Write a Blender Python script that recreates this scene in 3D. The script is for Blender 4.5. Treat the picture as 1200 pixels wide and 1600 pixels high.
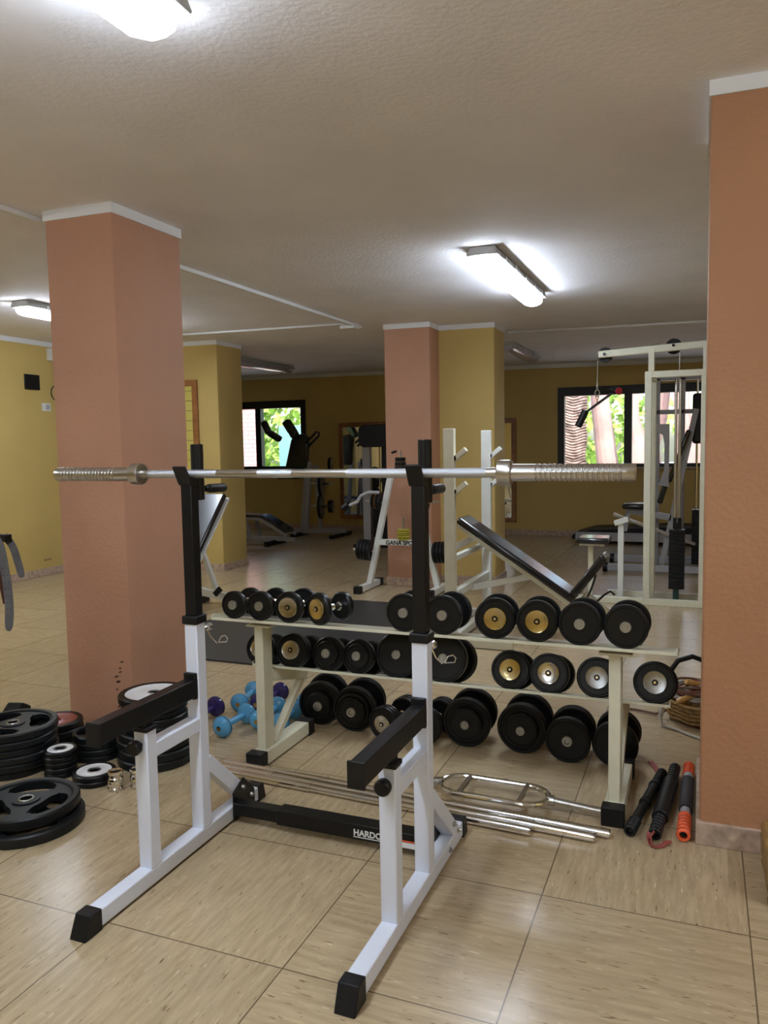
import bpy, bmesh, math, random
from mathutils import Vector, Matrix
C = bpy.context.scene
for o in list(bpy.data.objects): bpy.data.objects.remove(o)
COL = C.collection
V = Vector
PI = math.pi
random.seed(7)

# ------------------------------------------------------------------ camera, world, sun, exposure
cam = bpy.data.cameras.new('camera'); camo = bpy.data.objects.new('camera', cam); COL.objects.link(camo)
yaw, pitch, roll = .38426, .083388, -.017408
f0 = V((-math.sin(yaw), math.cos(yaw), 0)); r0 = V((math.cos(yaw), math.sin(yaw), 0)); u0 = V((0, 0, 1))
fw = f0*math.cos(pitch) - u0*math.sin(pitch); up = u0*math.cos(pitch) + f0*math.sin(pitch)
rt = r0*math.cos(roll) + up*math.sin(roll); up2 = up*math.cos(roll) - r0*math.sin(roll)
m = Matrix((rt, up2, -fw)).transposed().to_4x4(); m.translation = V((0, 0, 1.43)); camo.matrix_world = m
cam.sensor_fit = 'VERTICAL'; cam.sensor_height = 24; cam.sensor_width = 18; cam.lens = 24*1228.5/1600
cam.clip_start = .05; cam.clip_end = 300
C.camera = camo
C.view_settings.view_transform = 'Standard'; C.view_settings.look = 'None'; C.view_settings.gamma = 1
C.view_settings.exposure = 0.2
C.view_settings.use_curve_mapping = False
W = bpy.data.worlds.new('world'); C.world = W; W.use_nodes = True
nt = W.node_tree; nt.nodes.clear()
sky = nt.nodes.new('ShaderNodeTexSky'); sky.sky_type = 'NISHITA'; sky.sun_disc = False
sky.sun_elevation = math.radians(48); sky.sun_rotation = math.radians(200); sky.air_density = 1.2; sky.dust_density = 2.5
bg = nt.nodes.new('ShaderNodeBackground'); bg.inputs[1].default_value = .62
wo = nt.nodes.new('ShaderNodeOutputWorld'); nt.links.new(sky.outputs[0], bg.inputs[0]); nt.links.new(bg.outputs[0], wo.inputs[0])
sun = bpy.data.lights.new('sun', 'SUN'); sun.energy = 6.5; sun.angle = math.radians(1); sun.color = (1, .95, .88)
suno = bpy.data.objects.new('sun', sun); COL.objects.link(suno); suno.rotation_euler = V((-.35, .62, -.85)).to_track_quat('-Z', 'Y').to_euler()
LAMP = 38

# ------------------------------------------------------------------ materials
def mat(name, col, rough=.5, metal=0, var=0, vscale=8, bump=0, bscale=60, spec=.5, emit=0, coat=0):
    m = bpy.data.materials.new(name); m.use_nodes = True; n = m.node_tree; b = n.nodes['Principled BSDF']
    c = (*col, 1)
    b.inputs['Base Color'].default_value = c; b.inputs['Roughness'].default_value = rough; b.inputs['Metallic'].default_value = metal
    b.inputs['Specular IOR Level'].default_value = spec
    if coat: b.inputs['Coat Weight'].default_value = coat; b.inputs['Coat Roughness'].default_value = .1
    if emit: b.inputs['Emission Color'].default_value = c; b.inputs['Emission Strength'].default_value = emit
    if var or bump:
        tc = n.nodes.new('ShaderNodeTexCoord')
    if var:
        no = n.nodes.new('ShaderNodeTexNoise'); no.inputs['Scale'].default_value = vscale; no.inputs['Detail'].default_value = 5
        n.links.new(tc.outputs['Object'], no.inputs['Vector'])
        r = n.nodes.new('ShaderNodeValToRGB'); r.color_ramp.elements[0].position = .3; r.color_ramp.elements[1].position = .7
        r.color_ramp.elements[0].color = (*[max(0, x*(1-var)) for x in col], 1); r.color_ramp.elements[1].color = (*[min(1, x*(1+var)) for x in col], 1)
        n.links.new(no.outputs[0], r.inputs[0]); n.links.new(r.outputs[0], b.inputs['Base Color'])
    if bump:
        nb = n.nodes.new('ShaderNodeTexNoise'); nb.inputs['Scale'].default_value = bscale; nb.inputs['Detail'].default_value = 6
        bp = n.nodes.new('ShaderNodeBump'); bp.inputs['Strength'].default_value = bump; bp.inputs['Distance'].default_value = .01
        n.links.new(tc.outputs['Object'], nb.inputs['Vector']); n.links.new(nb.outputs[0], bp.inputs['Height']); n.links.new(bp.outputs[0], b.inputs['Normal'])
    return m
def bsdf(m): return m.node_tree.nodes['Principled BSDF']
salmon = mat('salmon_plaster', (.50, .265, .168), .62, var=.05, vscale=2.5, bump=.35, bscale=55, spec=.3)
orange = mat('orange_plaster', (.44, .22, .115), .62, var=.05, vscale=2.5, bump=.35, bscale=55, spec=.3)
yellow = mat('yellow_plaster', (.58, .42, .145), .6, var=.05, vscale=2, bump=.3, bscale=55, spec=.3)
ceilm = mat('ceiling_plaster', (.88, .86, .88), .8, var=.04, vscale=2.2, bump=.3, bscale=45, spec=.2)
whitem = mat('white_band_paint', (.78, .78, .78), .5, bump=.1, bscale=40)
stone = mat('skirting_stone', (.46, .34, .26), .35, var=.3, vscale=26)
rackwhite = mat('white_powder_coat', (.74, .78, .89), .3, spec=.5)
cream = mat('cream_enamel', (.72, .70, .55), .32, var=.05, vscale=14)
offwhite = mat('offwhite_enamel', (.74, .75, .70), .35, var=.05, vscale=10)
blacksteel = mat('black_steel', (.006, .006, .007), .36, spec=.32)
blackplastic = mat('black_plastic_cap', (.007, .007, .008), .45, bump=.15, bscale=200, spec=.3)
rubber = mat('black_rubber', (.005, .0055, .006), .38, spec=.32)
rubber2 = mat('dull_black_rubber', (.007, .008, .009), .42, spec=.32)
chrome = mat('chrome', (.80, .79, .78), .12, 1)
satin = mat('satin_steel', (.55, .54, .52), .28, 1)
knurl = mat('knurled_steel', (.60, .63, .68), .42, 1, bump=.3, bscale=900)
zinc = mat('zinc_cap', (.42, .42, .40), .38, .9)
discm = mat('polished_disc', (.50, .48, .44), .16, 1)
dull = mat('dull_silver_disc', (.34, .34, .33), .3, 1, var=.1, vscale=40)
yellow_tinted = mat('yellow_tinted_metal', (.58, .48, .25), .2, 1)  # yellow wall reflection tinted into the chrome end discs; also badges and eye bolt
padm = mat('black_vinyl', (.010, .010, .013), .2, spec=.6, coat=.4)
matm = mat('rubber_mat', (.035, .034, .034), .42, var=.15, vscale=60, spec=.4)
bluev = mat('blue_vinyl', (.10, .36, .62), .2, spec=.5)
purplev = mat('purple_vinyl', (.035, .025, .14), .18, spec=.5)
redp = mat('red_paint', (.26, .025, .02), .35)
whitep = mat('white_plate_paint', (.82, .83, .84), .3)
oranger = mat('orange_rubber', (.85, .12, .035), .42)
redcloth = mat('red_band', (.33, .075, .06), .6)
wood = mat('brown_wood', (.30, .12, .035), .4, var=.25, vscale=9)
darkwood = mat('mottled_wood', (.28, .17, .06), .5, var=.5, vscale=16)
wicker = mat('wicker', (.30, .17, .05), .6, var=.4, vscale=60, bump=.8, bscale=70)
ropeb = mat('brown_cord', (.16, .07, .04), .6)
ropew = mat('pale_cord', (.45, .42, .36), .6)
handlew = mat('turned_wood_grip', (.55, .32, .10), .4)
leather = mat('grey_leather', (.115, .115, .125), .5, var=.25, vscale=14)
leatherd = mat('brown_leather', (.06, .015, .008), .5)
blackframe = mat('black_window_frame', (.008, .008, .009), .4)
greyp = mat('grey_machine_paint', (.42, .42, .45), .35)
yellowp = mat('yellow_plate', (.42, .36, .04), .4)
platec = mat('copper_ring', (.5, .25, .12), .3, .6)
plasticw = mat('white_plastic', (.75, .75, .73), .4)
mirrorm = mat('mirror_glass', (.85, .88, .86), .02, 1)
textw = mat('white_lettering', (.8, .8, .8), .5)
textk = mat('black_lettering', (.02, .02, .02), .5)
lampon = mat('lit_diffuser', (.77, .87, 1.0), .3, emit=LAMP)
lampoff = mat('clear_diffuser', (.5, .45, .5), .15, spec=.6)
lamph = mat('lamp_housing', (.45, .45, .43), .45)
padglass = None
def glassmat():
    m = bpy.data.materials.new('window_glass'); m.use_nodes = True; n = m.node_tree; n.nodes.clear()
    t = n.nodes.new('ShaderNodeBsdfTransparent'); g = n.nodes.new('ShaderNodeBsdfGlossy'); g.inputs['Roughness'].default_value = .02
    x = n.nodes.new('ShaderNodeMixShader'); x.inputs[0].default_value = .06; o = n.nodes.new('ShaderNodeOutputMaterial')
    t.inputs[0].default_value = (.94, .96, .95, 1)
    n.links.new(t.outputs[0], x.inputs[1]); n.links.new(g.outputs[0], x.inputs[2]); n.links.new(x.outputs[0], o.inputs[0]); return m
glassm = glassmat()
def floormat():
    m = bpy.data.materials.new('veined_floor_tile'); m.use_nodes = True; n = m.node_tree; b = n.nodes['Principled BSDF']; L = n.links.new
    def N(t, **k):
        x = n.nodes.new(t)
        for a, v in k.items(): setattr(x, a, v)
        return x
    def math_(op, a, b_=None, c=None):
        x = N('ShaderNodeMath', operation=op)
        for i, q in enumerate((a, b_, c)):
            if q is None: continue
            if isinstance(q, (int, float)): x.inputs[i].default_value = q
            else: L(q, x.inputs[i])
        return x.outputs[0]
    tc = N('ShaderNodeTexCoord'); sp = N('ShaderNodeSeparateXYZ'); L(tc.outputs['Object'], sp.inputs[0])
    T = .6008
    u = math_('DIVIDE', math_('SUBTRACT', sp.outputs[0], .151), T); v = math_('DIVIDE', math_('SUBTRACT', sp.outputs[1], 1.793), T)
    fu = math_('FRACT', u); fv = math_('FRACT', v); iu = math_('FLOOR', u); iv = math_('FLOOR', v)
    du = math_('MULTIPLY', math_('MINIMUM', fu, math_('SUBTRACT', 1, fu)), T); dv = math_('MULTIPLY', math_('MINIMUM', fv, math_('SUBTRACT', 1, fv)), T)
    d = math_('MINIMUM', du, dv)
    cid = N('ShaderNodeCombineXYZ'); L(iu, cid.inputs[0]); L(iv, cid.inputs[1])
    wn = N('ShaderNodeTexWhiteNoise', noise_dimensions='3D'); L(cid.outputs[0], wn.inputs['Vector'])
    ori = math_('ABSOLUTE', math_('SUBTRACT', math_('GREATER_THAN', iu, -2.5), math_('GREATER_THAN', wn.outputs['Value'], .8)))
    # orientation swap
    mx = N('ShaderNodeMix', data_type='FLOAT'); L(ori, mx.inputs[0]); L(sp.outputs[0], mx.inputs[2]); L(sp.outputs[1], mx.inputs[3])
    my = N('ShaderNodeMix', data_type='FLOAT'); L(ori, my.inputs[0]); L(sp.outputs[1], my.inputs[2]); L(sp.outputs[0], my.inputs[3])
    a = mx.outputs[0]; c = my.outputs[0]
    off = math_('MULTIPLY', wn.outputs['Value'], 37.)
    def streak(sa, sc, det, seed):
        cv = N('ShaderNodeCombineXYZ'); L(math_('MULTIPLY', a, sa), cv.inputs[0]); L(math_('MULTIPLY', c, sc), cv.inputs[1]); L(math_('ADD', off, seed), cv.inputs[2])
        no = N('ShaderNodeTexNoise'); no.inputs['Scale'].default_value = 1; no.inputs['Detail'].default_value = det; L(cv.outputs[0], no.inputs['Vector']); return no.outputs[0]
    base = N('ShaderNodeValToRGB'); L(streak(60, 7, 6, 0), base.inputs[0])
    e = base.color_ramp.elements; e[0].position = .3; e[0].color = (.40, .30, .175, 1); e[1].position = .72; e[1].color = (.54, .415, .255, 1)
    dark = N('ShaderNodeValToRGB'); L(streak(170, 19, 3, 5), dark.inputs[0]); e = dark.color_ramp.elements; e[0].position = .655; e[0].color = (0, 0, 0, 1); e[1].position = .71; e[1].color = (1, 1, 1, 1)
    lite = N('ShaderNodeValToRGB'); L(streak(200, 20, 3, 11), lite.inputs[0]); e = lite.color_ramp.elements; e[0].position = .66; e[0].color = (0, 0, 0, 1); e[1].position = .74; e[1].color = (1, 1, 1, 1)
    def mixc(fac, A, B, k=1):
        x = N('ShaderNodeMix', data_type='RGBA'); L(math_('MULTIPLY', fac, k), x.inputs[0])
        if isinstance(A, tuple): x.inputs[6].default_value = A
        else: L(A, x.inputs[6])
        if isinstance(B, tuple): x.inputs[7].default_value = B
        else: L(B, x.inputs[7])
        return x.outputs[2]
    col = mixc(dark.outputs[0], base.outputs[0], (.15, .09, .04, 1), .9)
    col = mixc(lite.outputs[0], col, (.80, .70, .52, 1), .75)
    tint = N('ShaderNodeHueSaturation'); L(col, tint.inputs['Color']); L(math_('ADD', math_('MULTIPLY', wn.outputs['Value'], .10), .95), tint.inputs['Value'])
    g = math_('LESS_THAN', d, .0022)
    col = mixc(g, tint.outputs[0], (.10, .07, .04, 1), .85)
    L(col, b.inputs['Base Color'])
    
    b.inputs['Roughness'].default_value = .24
    b.inputs['Specular IOR Level'].default_value = .5
    bn = N('ShaderNodeTexNoise'); bn.inputs['Scale'].default_value = 14; bn.inputs['Detail'].default_value = 1; L(tc.outputs['Object'], bn.inputs['Vector'])
    h = math_('SUBTRACT', math_('MULTIPLY', bn.outputs[0], .25), g)
    bp = N('ShaderNodeBump'); bp.inputs['Strength'].default_value = .12; bp.inputs['Distance'].default_value = .004; L(h, bp.inputs['Height']); L(bp.outputs[0], b.inputs['Normal'])
    return m
floorm = floormat()
def brickmat():
    m = bpy.data.materials.new('pink_brick'); m.use_nodes = True; n = m.node_tree; b = n.nodes['Principled BSDF']
    tc = n.nodes.new('ShaderNodeTexCoord'); mp = n.nodes.new('ShaderNodeMapping'); mp.inputs['Rotation'].default_value = (PI/2, 0, 0)
    br = n.nodes.new('ShaderNodeTexBrick'); br.inputs['Scale'].default_value = 2.6; br.inputs['Color1'].default_value = (.62, .34, .36, 1); br.inputs['Color2'].default_value = (.72, .42, .44, 1); br.inputs['Mortar'].default_value = (.42, .2, .2, 1)
    br.inputs['Mortar Size'].default_value = .03
    n.links.new(tc.outputs['Object'], mp.inputs[0]); n.links.new(mp.outputs[0], br.inputs[0]); n.links.new(br.outputs[0], b.inputs['Base Color']); return m
brickm = brickmat()
palmm = mat('palm_bark', (.34, .24, .21), .8, var=.6, vscale=6)
barkm = mat('pink_bark', (.50, .33, .31), .8, var=.35, vscale=1.6, bump=.5, bscale=6)
leafm = mat('leaf_green', (.34, .52, .10), .6, var=.5, vscale=3)
pavem = mat('pale_paving', (.62, .56, .52), .8, var=.15, vscale=3)

# ------------------------------------------------------------------ mesh helpers
class MB:
    def __init__(s): s.b = bmesh.new()
    def box(s, x0, x1, y0, y1, z0, z1, M=None):
        vs = [s.b.verts.new(V((x, y, z)) if M is None else M @ V((x, y, z))) for x in (x0, x1) for y in (y0, y1) for z in (z0, z1)]
        for q in ((0, 1, 3, 2), (4, 6, 7, 5), (0, 4, 5, 1), (2, 3, 7, 6), (0, 2, 6, 4), (1, 5, 7, 3)): s.b.faces.new([vs[i] for i in q])
        return s
    def bar(s, p, q, w, h, side=None):
        p, q = V(p), V(q); d = q-p; L = d.length; d.normalize()
        a = V(side) if side else (V((0, 0, 1)).cross(d) if abs(d.z) < .98 else V((1, 0, 0)))
        a = (a - d*a.dot(d)).normalized(); c = d.cross(a)
        M = Matrix((a, c, d)).transposed().to_4x4(); M.translation = p
        return s.box(-w/2, w/2, -h/2, h/2, 0, L, M)
    def prism(s, pts, axis, a, b):
        def mk(p, t): return V((t, p[0], p[1])) if axis == 'x' else V((p[0], t, p[1])) if axis == 'y' else V((p[0], p[1], t))
        A = [s.b.verts.new(mk(p, a)) for p in pts]; B = [s.b.verts.new(mk(p, b)) for p in pts]; n = len(pts)
        s.b.faces.new(A); s.b.faces.new(B[::-1])
        for i in range(n): s.b.faces.new((A[i], A[(i+1) % n], B[(i+1) % n], B[i]))
        return s
    def lathe(s, prof, origin=(0, 0, 0), axis=(0, 0, 1), seg=40):
        """prof: (radius, distance along axis); radius 0 at an end closes it"""
        ax = V(axis).normalized(); a = ax.orthogonal().normalized(); c = ax.cross(a); o = V(origin); rings = []
        for r, t in prof:
            if r < 1e-6: rings.append([s.b.verts.new(o+ax*t)])
            else: rings.append([s.b.verts.new(o+ax*t+(a*math.cos(2*PI*i/seg)+c*math.sin(2*PI*i/seg))*r) for i in range(seg)])
        for A, B in zip(rings, rings[1:]):
            for i in range(seg):
                j = (i+1) % seg
                if len(A) == 1 and len(B) == 1: break
                if len(A) == 1: s.b.faces.new((A[0], B[i], B[j]))
                elif len(B) == 1: s.b.faces.new((A[i], B[0], A[j]))
                else: s.b.faces.new((A[i], B[i], B[j], A[j]))
        return s
    def cyl(s, p, q, r, seg=20, r2=None):
        p, q = V(p), V(q); L = (q-p).length; r2 = r if r2 is None else r2
        return s.lathe([(0, 0), (r, 0), (r2, L), (0, L)], p, q-p, seg)
    def tube(s, pts, r, seg=10, closed=False):
        pts = [V(p) for p in pts]; n = len(pts); rings = []; prev = None
        for i, p in enumerate(pts):
            if closed: d = pts[(i+1) % n]-pts[i-1]
            else: d = pts[min(i+1, n-1)]-pts[max(i-1, 0)]
            d.normalize()
            a = prev - d*prev.dot(d) if prev is not None else d.orthogonal()
            a.normalize(); prev = a; c = d.cross(a)
            rr = r[i] if isinstance(r, (list, tuple)) else r
            rings.append([s.b.verts.new(p+(a*math.cos(2*PI*k/seg)+c*math.sin(2*PI*k/seg))*rr) for k in range(seg)])
        for i in range(n if closed else n-1):
            A, B = rings[i], rings[(i+1) % n]
            off = 0
            if closed and i == n-1: off = min(range(seg), key=lambda o: (A[0].co-B[o].co).length)
            for k in range(seg): s.b.faces.new((A[k], A[(k+1) % seg], B[(k+1+off) % seg], B[(k+off) % seg]))
        if not closed: s.b.faces.new(rings[0][::-1]); s.b.faces.new(rings[-1])
        return s
    def build(s, name, m, parent=None, bevel=0, smooth=True, seg=2):
        bmesh.ops.recalc_face_normals(s.b, faces=s.b.faces)
        me = bpy.data.meshes.new(name); s.b.to_mesh(me); s.b.free()
        if smooth: me.shade_smooth(); me.set_sharp_from_angle(angle=math.radians(24))
        me.materials.append(m); o = bpy.data.objects.new(name, me); COL.objects.link(o)
        if bevel:
            md = o.modifiers.new('bevel', 'BEVEL'); md.width = bevel; md.segments = seg; md.limit_method = 'ANGLE'; md.angle_limit = math.radians(40)
        if parent: o.parent = parent
        return o
def tag(o, label=None, cat=None, group=None, kind=None):
    if label: o['label'] = label
    if cat: o['category'] = cat
    if group: o['group'] = group
    if kind: o['kind'] = kind
    return o
def thing(name, label, cat, loc=(0, 0, 0), rz=0, group=None):
    o = bpy.data.objects.new(name, None); COL.objects.link(o); o.location = loc; o.rotation_euler = (0, 0, rz); o.empty_display_size = .1
    return tag(o, label, cat, group)
def struct(o): o['kind'] = 'structure'; return o
def arc(cx, cy, r, a0, a1, n=10): return [(cx+r*math.cos(a0+(a1-a0)*i/n), cy+r*math.sin(a0+(a1-a0)*i/n)) for i in range(n+1)]
def rrect(x0, x1, y0, y1, r, n=5):
    return arc(x1-r, y1-r, r, 0, PI/2, n)+arc(x0+r, y1-r, r, PI/2, PI, n)+arc(x0+r, y0+r, r, PI, 1.5*PI, n)+arc(x1-r, y0+r, r, 1.5*PI, 2*PI, n)
def text(name, body, size, loc, rot, m, parent):
    c = bpy.data.curves.new(name, 'FONT'); c.body = body; c.size = size; c.extrude = .0006; c.align_x = 'LEFT'; c.offset = size*.03
    o = bpy.data.objects.new(name, c); COL.objects.link(o)
    dg = bpy.context.evaluated_depsgraph_get(); me = bpy.data.meshes.new_from_object(o.evaluated_get(dg)); bpy.data.objects.remove(o)
    me.materials.clear(); me.materials.append(m)
    o = bpy.data.objects.new(name, me); COL.objects.link(o); o.location = loc; o.rotation_euler = rot; o.parent = parent; return o

# ------------------------------------------------------------------ the room
LX, RX, NY, FY = -7.07, 3.2, -3.2, 12.25
def cz(x): return 2.61 - .013*x
o = struct(MB().box(LX-.3, RX+.3, NY-.3, FY+.3, -.2, 0).build('floor', floorm))
b = MB(); b.prism([(LX-.3, cz(LX-.3)), (RX+.3, cz(RX+.3)), (RX+.3, 3.1), (LX-.3, 3.1)], 'y', NY-.3, FY+.3); struct(b.build('ceiling', ceilm))
def wallx(name, x0, x1):
    return struct(MB().box(x0, x1, NY-.3, FY+.3, 0, 2.9).build(name, yellow))
wallx('wall_left', LX-.3, LX); wallx('wall_right', RX, RX+.3)
struct(MB().box(LX, RX, NY-.3, NY, 0, 2.9).build('wall_near', yellow))
W1 = (-7.75+.75, -6.39, 1.06, 2.26)   # left window opening
W1 = (-7.0, -6.39, 1.06, 2.26)
W2 = (-2.05, 1.2, 1.06, 2.27)
# far wall stands further left than the near left wall ends: the room widens behind the yellow pillar
b = MB()
FX = -9.6
W1 = (-8.6, -6.39, 1.06, 2.26)
b.box(FX, W1[0], FY, FY+.25, 0, 2.9); b.box(W1[0], W1[1], FY, FY+.25, 0, W1[2]); b.box(W1[0], W1[1], FY, FY+.25, W1[3], 2.9)
b.box(W1[1], W2[0], FY, FY+.25, 0, 2.9); b.box(W2[0], W2[1], FY, FY+.25, 0, W2[2]); b.box(W2[0], W2[1], FY, FY+.25, W2[3], 2.9); b.box(W2[1], RX+.3, FY, FY+.25, 0, 2.9)
struct(b.build('wall_far', yellow))
bpy.data.objects.remove(bpy.data.objects['wall_left'])
struct(MB().box(LX-.3, LX, NY-.3, 8.6, 0, 2.9).build('wall_left', yellow))
struct(MB().box(FX, LX-.3, 8.35, 8.6, 0, 2.9).build('wall_return', yellow))
struct(MB().box(FX-.25, FX, 8.35, FY+.25, 0, 2.9).build('wall_alcove', yellow))
struct(MB().box(FX-.25, LX-.3, 8.35, FY+.3, -.2, 0).build('floor', floorm))
b = MB(); b.prism([(FX-.25, cz(FX)), (LX-.3, cz(LX-.3)), (LX-.3, 3.1), (FX-.25, 3.1)], 'y', 8.35, FY+.3); struct(b.build('ceiling', ceilm))
# cornices (white painted band below the ceiling)
b = MB(); b.box(LX, LX+.012, NY, 8.6, cz(LX)-.055, cz(LX)+.02); struct(b.build('trim_left', whitem))
def band_x(b, x0, x1, y0, y1, h=.05):
    b.prism([(x0, cz(x0)-h), (x1, cz(x1)-h), (x1, cz(x1)+.02), (x0, cz(x0)+.02)], 'y', y0, y1)
b = MB(); band_x(b, FX, RX, FY-.012, FY, .06); struct(b.build('trim_far', whitem))
# skirting
def skirt(name, x0, x1, y0, y1):
    return struct(MB().box(x0, x1, y0, y1, 0, .085).build(name, stone, bevel=.003))
skirt('baseboard_left', LX, LX+.014, NY, 8.6); skirt('baseboard_far', FX, RX, FY-.014, FY)
# pillars
def pillar(name, x0, x1, y0, y1, m, base=True, r=.012, z1=2.8):
    b = MB(); b.prism(rrect(x0, x1, y0, y1, r, 3), 'z', 0, z1); o = struct(b.build(name, m))
    t = MB(); e = .006
    t.prism([(x0-e, cz(x0)-.05), (x1+e, cz(x1)-.05), (x1+e, cz(x1)+.02), (x0-e, cz(x0)+.02)], 'y', y0-e, y1+e)
    struct(t.build('trim_pillar', whitem))
    if base: struct(MB().box(x0-.012, x1+.012, y0-.012, y1+.012, 0, .085).build('baseboard_pillar', stone, bevel=.003))
    return o
pillar('wall_pillar_salmon_left', -3.125, -2.70, 3.18, 3.73, salmon, base=False)
pillar('wall_pillar_salmon_right', .012, .75, 2.91, 3.5, orange)
pillar('wall_pillar_salmon_centre', -2.985, -2.50, 7.46, 7.76, salmon)
pillar('wall_pillar_yellow_centre', -2.985+.02, -1.925, 7.752, 8.19, yellow)
pillar('wall_pillar_yellow_left', -6.1, -5.18, 7.77, 8.29, yellow)
# scuffs at the foot of the near left pillar
scuff = mat('dark_scuff', (.10, .045, .03), .7)
b = MB()
for i in range(16):
    x = -2.765+random.uniform(-.035, .03); z = random.uniform(.07, .36); w = random.uniform(.008, .019); a = random.uniform(-.5, .5)
    b.prism([(x-w, z-.003), (x-.3*w, z-.006), (x+w, z+.002+a*w), (x+.2*w, z+.007)], 'y', 3.178, 3.1805)
tag(b.build('wall_scuffs', scuff), 'scattered dark brown scuff marks low on the near salmon pillar', 'scuff marks', kind='stuff')

# windows
def window(n, x0, x1, z0, z1, mull):
    b = MB(); f = .085; y0, y1 = FY-.03, FY+.09
    b.box(x0, x1, y0, y1, z1-.13, z1); b.box(x0, x1, y0, y1, z0, z0+.05)
    b.box(x0, x0+.10, y0, y1, z0+.05, z1-.13); b.box(x1-.09, x1, y0, y1, z0+.05, z1-.13)
    for m_ in mull: b.box(m_-.055, m_+.055, y0, y1, z0+.05, z1-.13)
    w = struct(b.build('window_%d' % n, blackframe, bevel=.004))
    MB().box(x0+.02, x1-.02, FY+.04, FY+.046, z0+.02, z1-.02).build('pane', glassm, w)
    MB().box(x0-.03, x1+.03, FY-.06, FY+.02, z0-.035, z0).build('window_sill', stone, w, bevel=.003)
    return w
window(1, W1[0], W1[1], W1[2], W1[3], [-7.33]); window(2, W2[0], W2[1], W2[2], W2[3], [-1.02, .12])
# ------------------------------------------------------------------ outdoors seen through the windows
struct(MB().box(-40, 30, FY+.3, 60, -.25, -.05).build('trim_ground', pavem))
def blob_tree(b, c, r, n=220):
    for i in range(n):
        d = V((random.gauss(0, 1), random.gauss(0, 1), random.gauss(0, 1))).normalized()*r*random.uniform(.55, 1)
        p = V(c)+V((d.x*1.5, d.y*.6, d.z)); s_ = random.uniform(.10, .25)
        a = V((random.gauss(0, 1), random.gauss(0, 1), random.gauss(0, 1))).normalized(); e = a.orthogonal().normalized()
        vs = [b.b.verts.new(p+q) for q in (a*s_, e*s_*.5, -a*s_, -e*s_*.5)]; b.b.faces.new(vs)
def shrub(name, label, c, r, n=500):
    root = thing(name, label, 'bush', (c[0], c[1], -.05))
    b = MB(); blob_tree(b, (0, 0, c[2]+.05), r, n); b.build('foliage', leafm, root, smooth=False)
    MB().cyl((0, 0, 0), (0, 0, c[2]), .08, 8).build('trunk', barkm, root)
shrub('leafy_bush', 'bright green bush behind the left window, right of the brick wall', (-10.8, 19.5, 1.9), 1.9, 1500)
shrub('leafy_bush', 'bright green foliage seen between tree trunks in the right window', (-3.6, 23, 2.0), 2.0, 1600)
shrub('leafy_bush', 'green foliage outside right window, beside the fork of trunks at far right', (2.6, 22, 2.0), 1.8, 1000)
o = MB().box(-12.2, -9.42, 15.6, 15.9, -.05, 3.4).build('brick_wall', brickm); tag(o, 'pink brick wall outside the left window', 'wall')
o = MB().box(-9.74, -9.1, 17.2, 17.3, -.05, 1.98).build('garden_screen', mat('teal_panel', (.25, .5, .5), .6), bevel=.01); tag(o, 'pale teal panel in front of the bush outside the left window', 'panel')
o = MB().box(-14.5, -7.5, 16.6, 16.75, -.05, .95).build('garden_wall', mat('pale_render', (.75, .66, .6), .8)); tag(o, 'low pale wall outside the left window below the bush', 'wall')
# palm trunk with ringed bark
prof = []
r_ = .33
for i in range(70):
    z = i*.055; prof += [(r_+.022*random.uniform(.6, 1.2), z), (r_-.012, z+.038)]
b = MB(); b.lathe([(0, 0)]+prof+[(0, 70*.055)], (-2.48, 16.2, -.05), (0, 0, 1), 28)
for v in b.b.verts: v.co.x += .02*math.sin(v.co.z*9+v.co.y*7); v.co.z += .03*math.sin(v.co.x*14)+random.uniform(-.008, .008)
tag(b.build('palm_trunk', palmm, smooth=False), 'thick palm trunk with ringed brown bark outside the right window', 'tree')
def trunk(label, pts, rs, extra=()):
    root = thing('tree', label, 'tree', pts[0])
    o0 = V(pts[0]); b = MB(); b.tube([V(p)-o0 for p in pts], rs, 14); b.build('trunk', barkm, root)
    for pp, rr in extra:
        b = MB(); b.tube([V(p)-o0 for p in pp], rr, 12); b.build('branch', barkm, root)
trunk('pinkish tree trunk just right of the palm outside the right window', [(-1.75, 16.8, -.05), (-1.8, 16.8, 1), (-1.95, 16.8, 2.2), (-2.05, 16.8, 4)], [.27, .22, .19, .17])
trunk('pinkish tree forking into upright limbs in the middle of the right window', [(-1.0, 16.3, -.05), (-1.02, 16.3, .8), (-1.05, 16.3, 1.35)], [.40, .33, .28],
      [([(-1.1, 16.3, 1.2), (-1.28, 16.3, 1.9), (-1.38, 16.3, 4)], [.19, .14, .12]), ([(-1.0, 16.3, 1.2), (-.78, 16.35, 1.9), (-.55, 16.4, 4)], [.2, .16, .13])])
trunk('massive pale leaning trunk filling the second pane of the right window', [(-.1, 15.6, -.05), (.1, 15.6, 1.2), (.55, 15.6, 2.6), (1.0, 15.6, 4)], [.62, .5, .4, .34],
      [([(-.2, 15.7, .9), (-.35, 15.7, 2.0), (-.4, 15.7, 4)], [.2, .15, .13])])
trunk('slim dark-barked tree outside at the right end of the right window', [(1.7, 18, -.05), (1.5, 18, 2), (1.4, 18, 4)], [.25, .2, .16])

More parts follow.
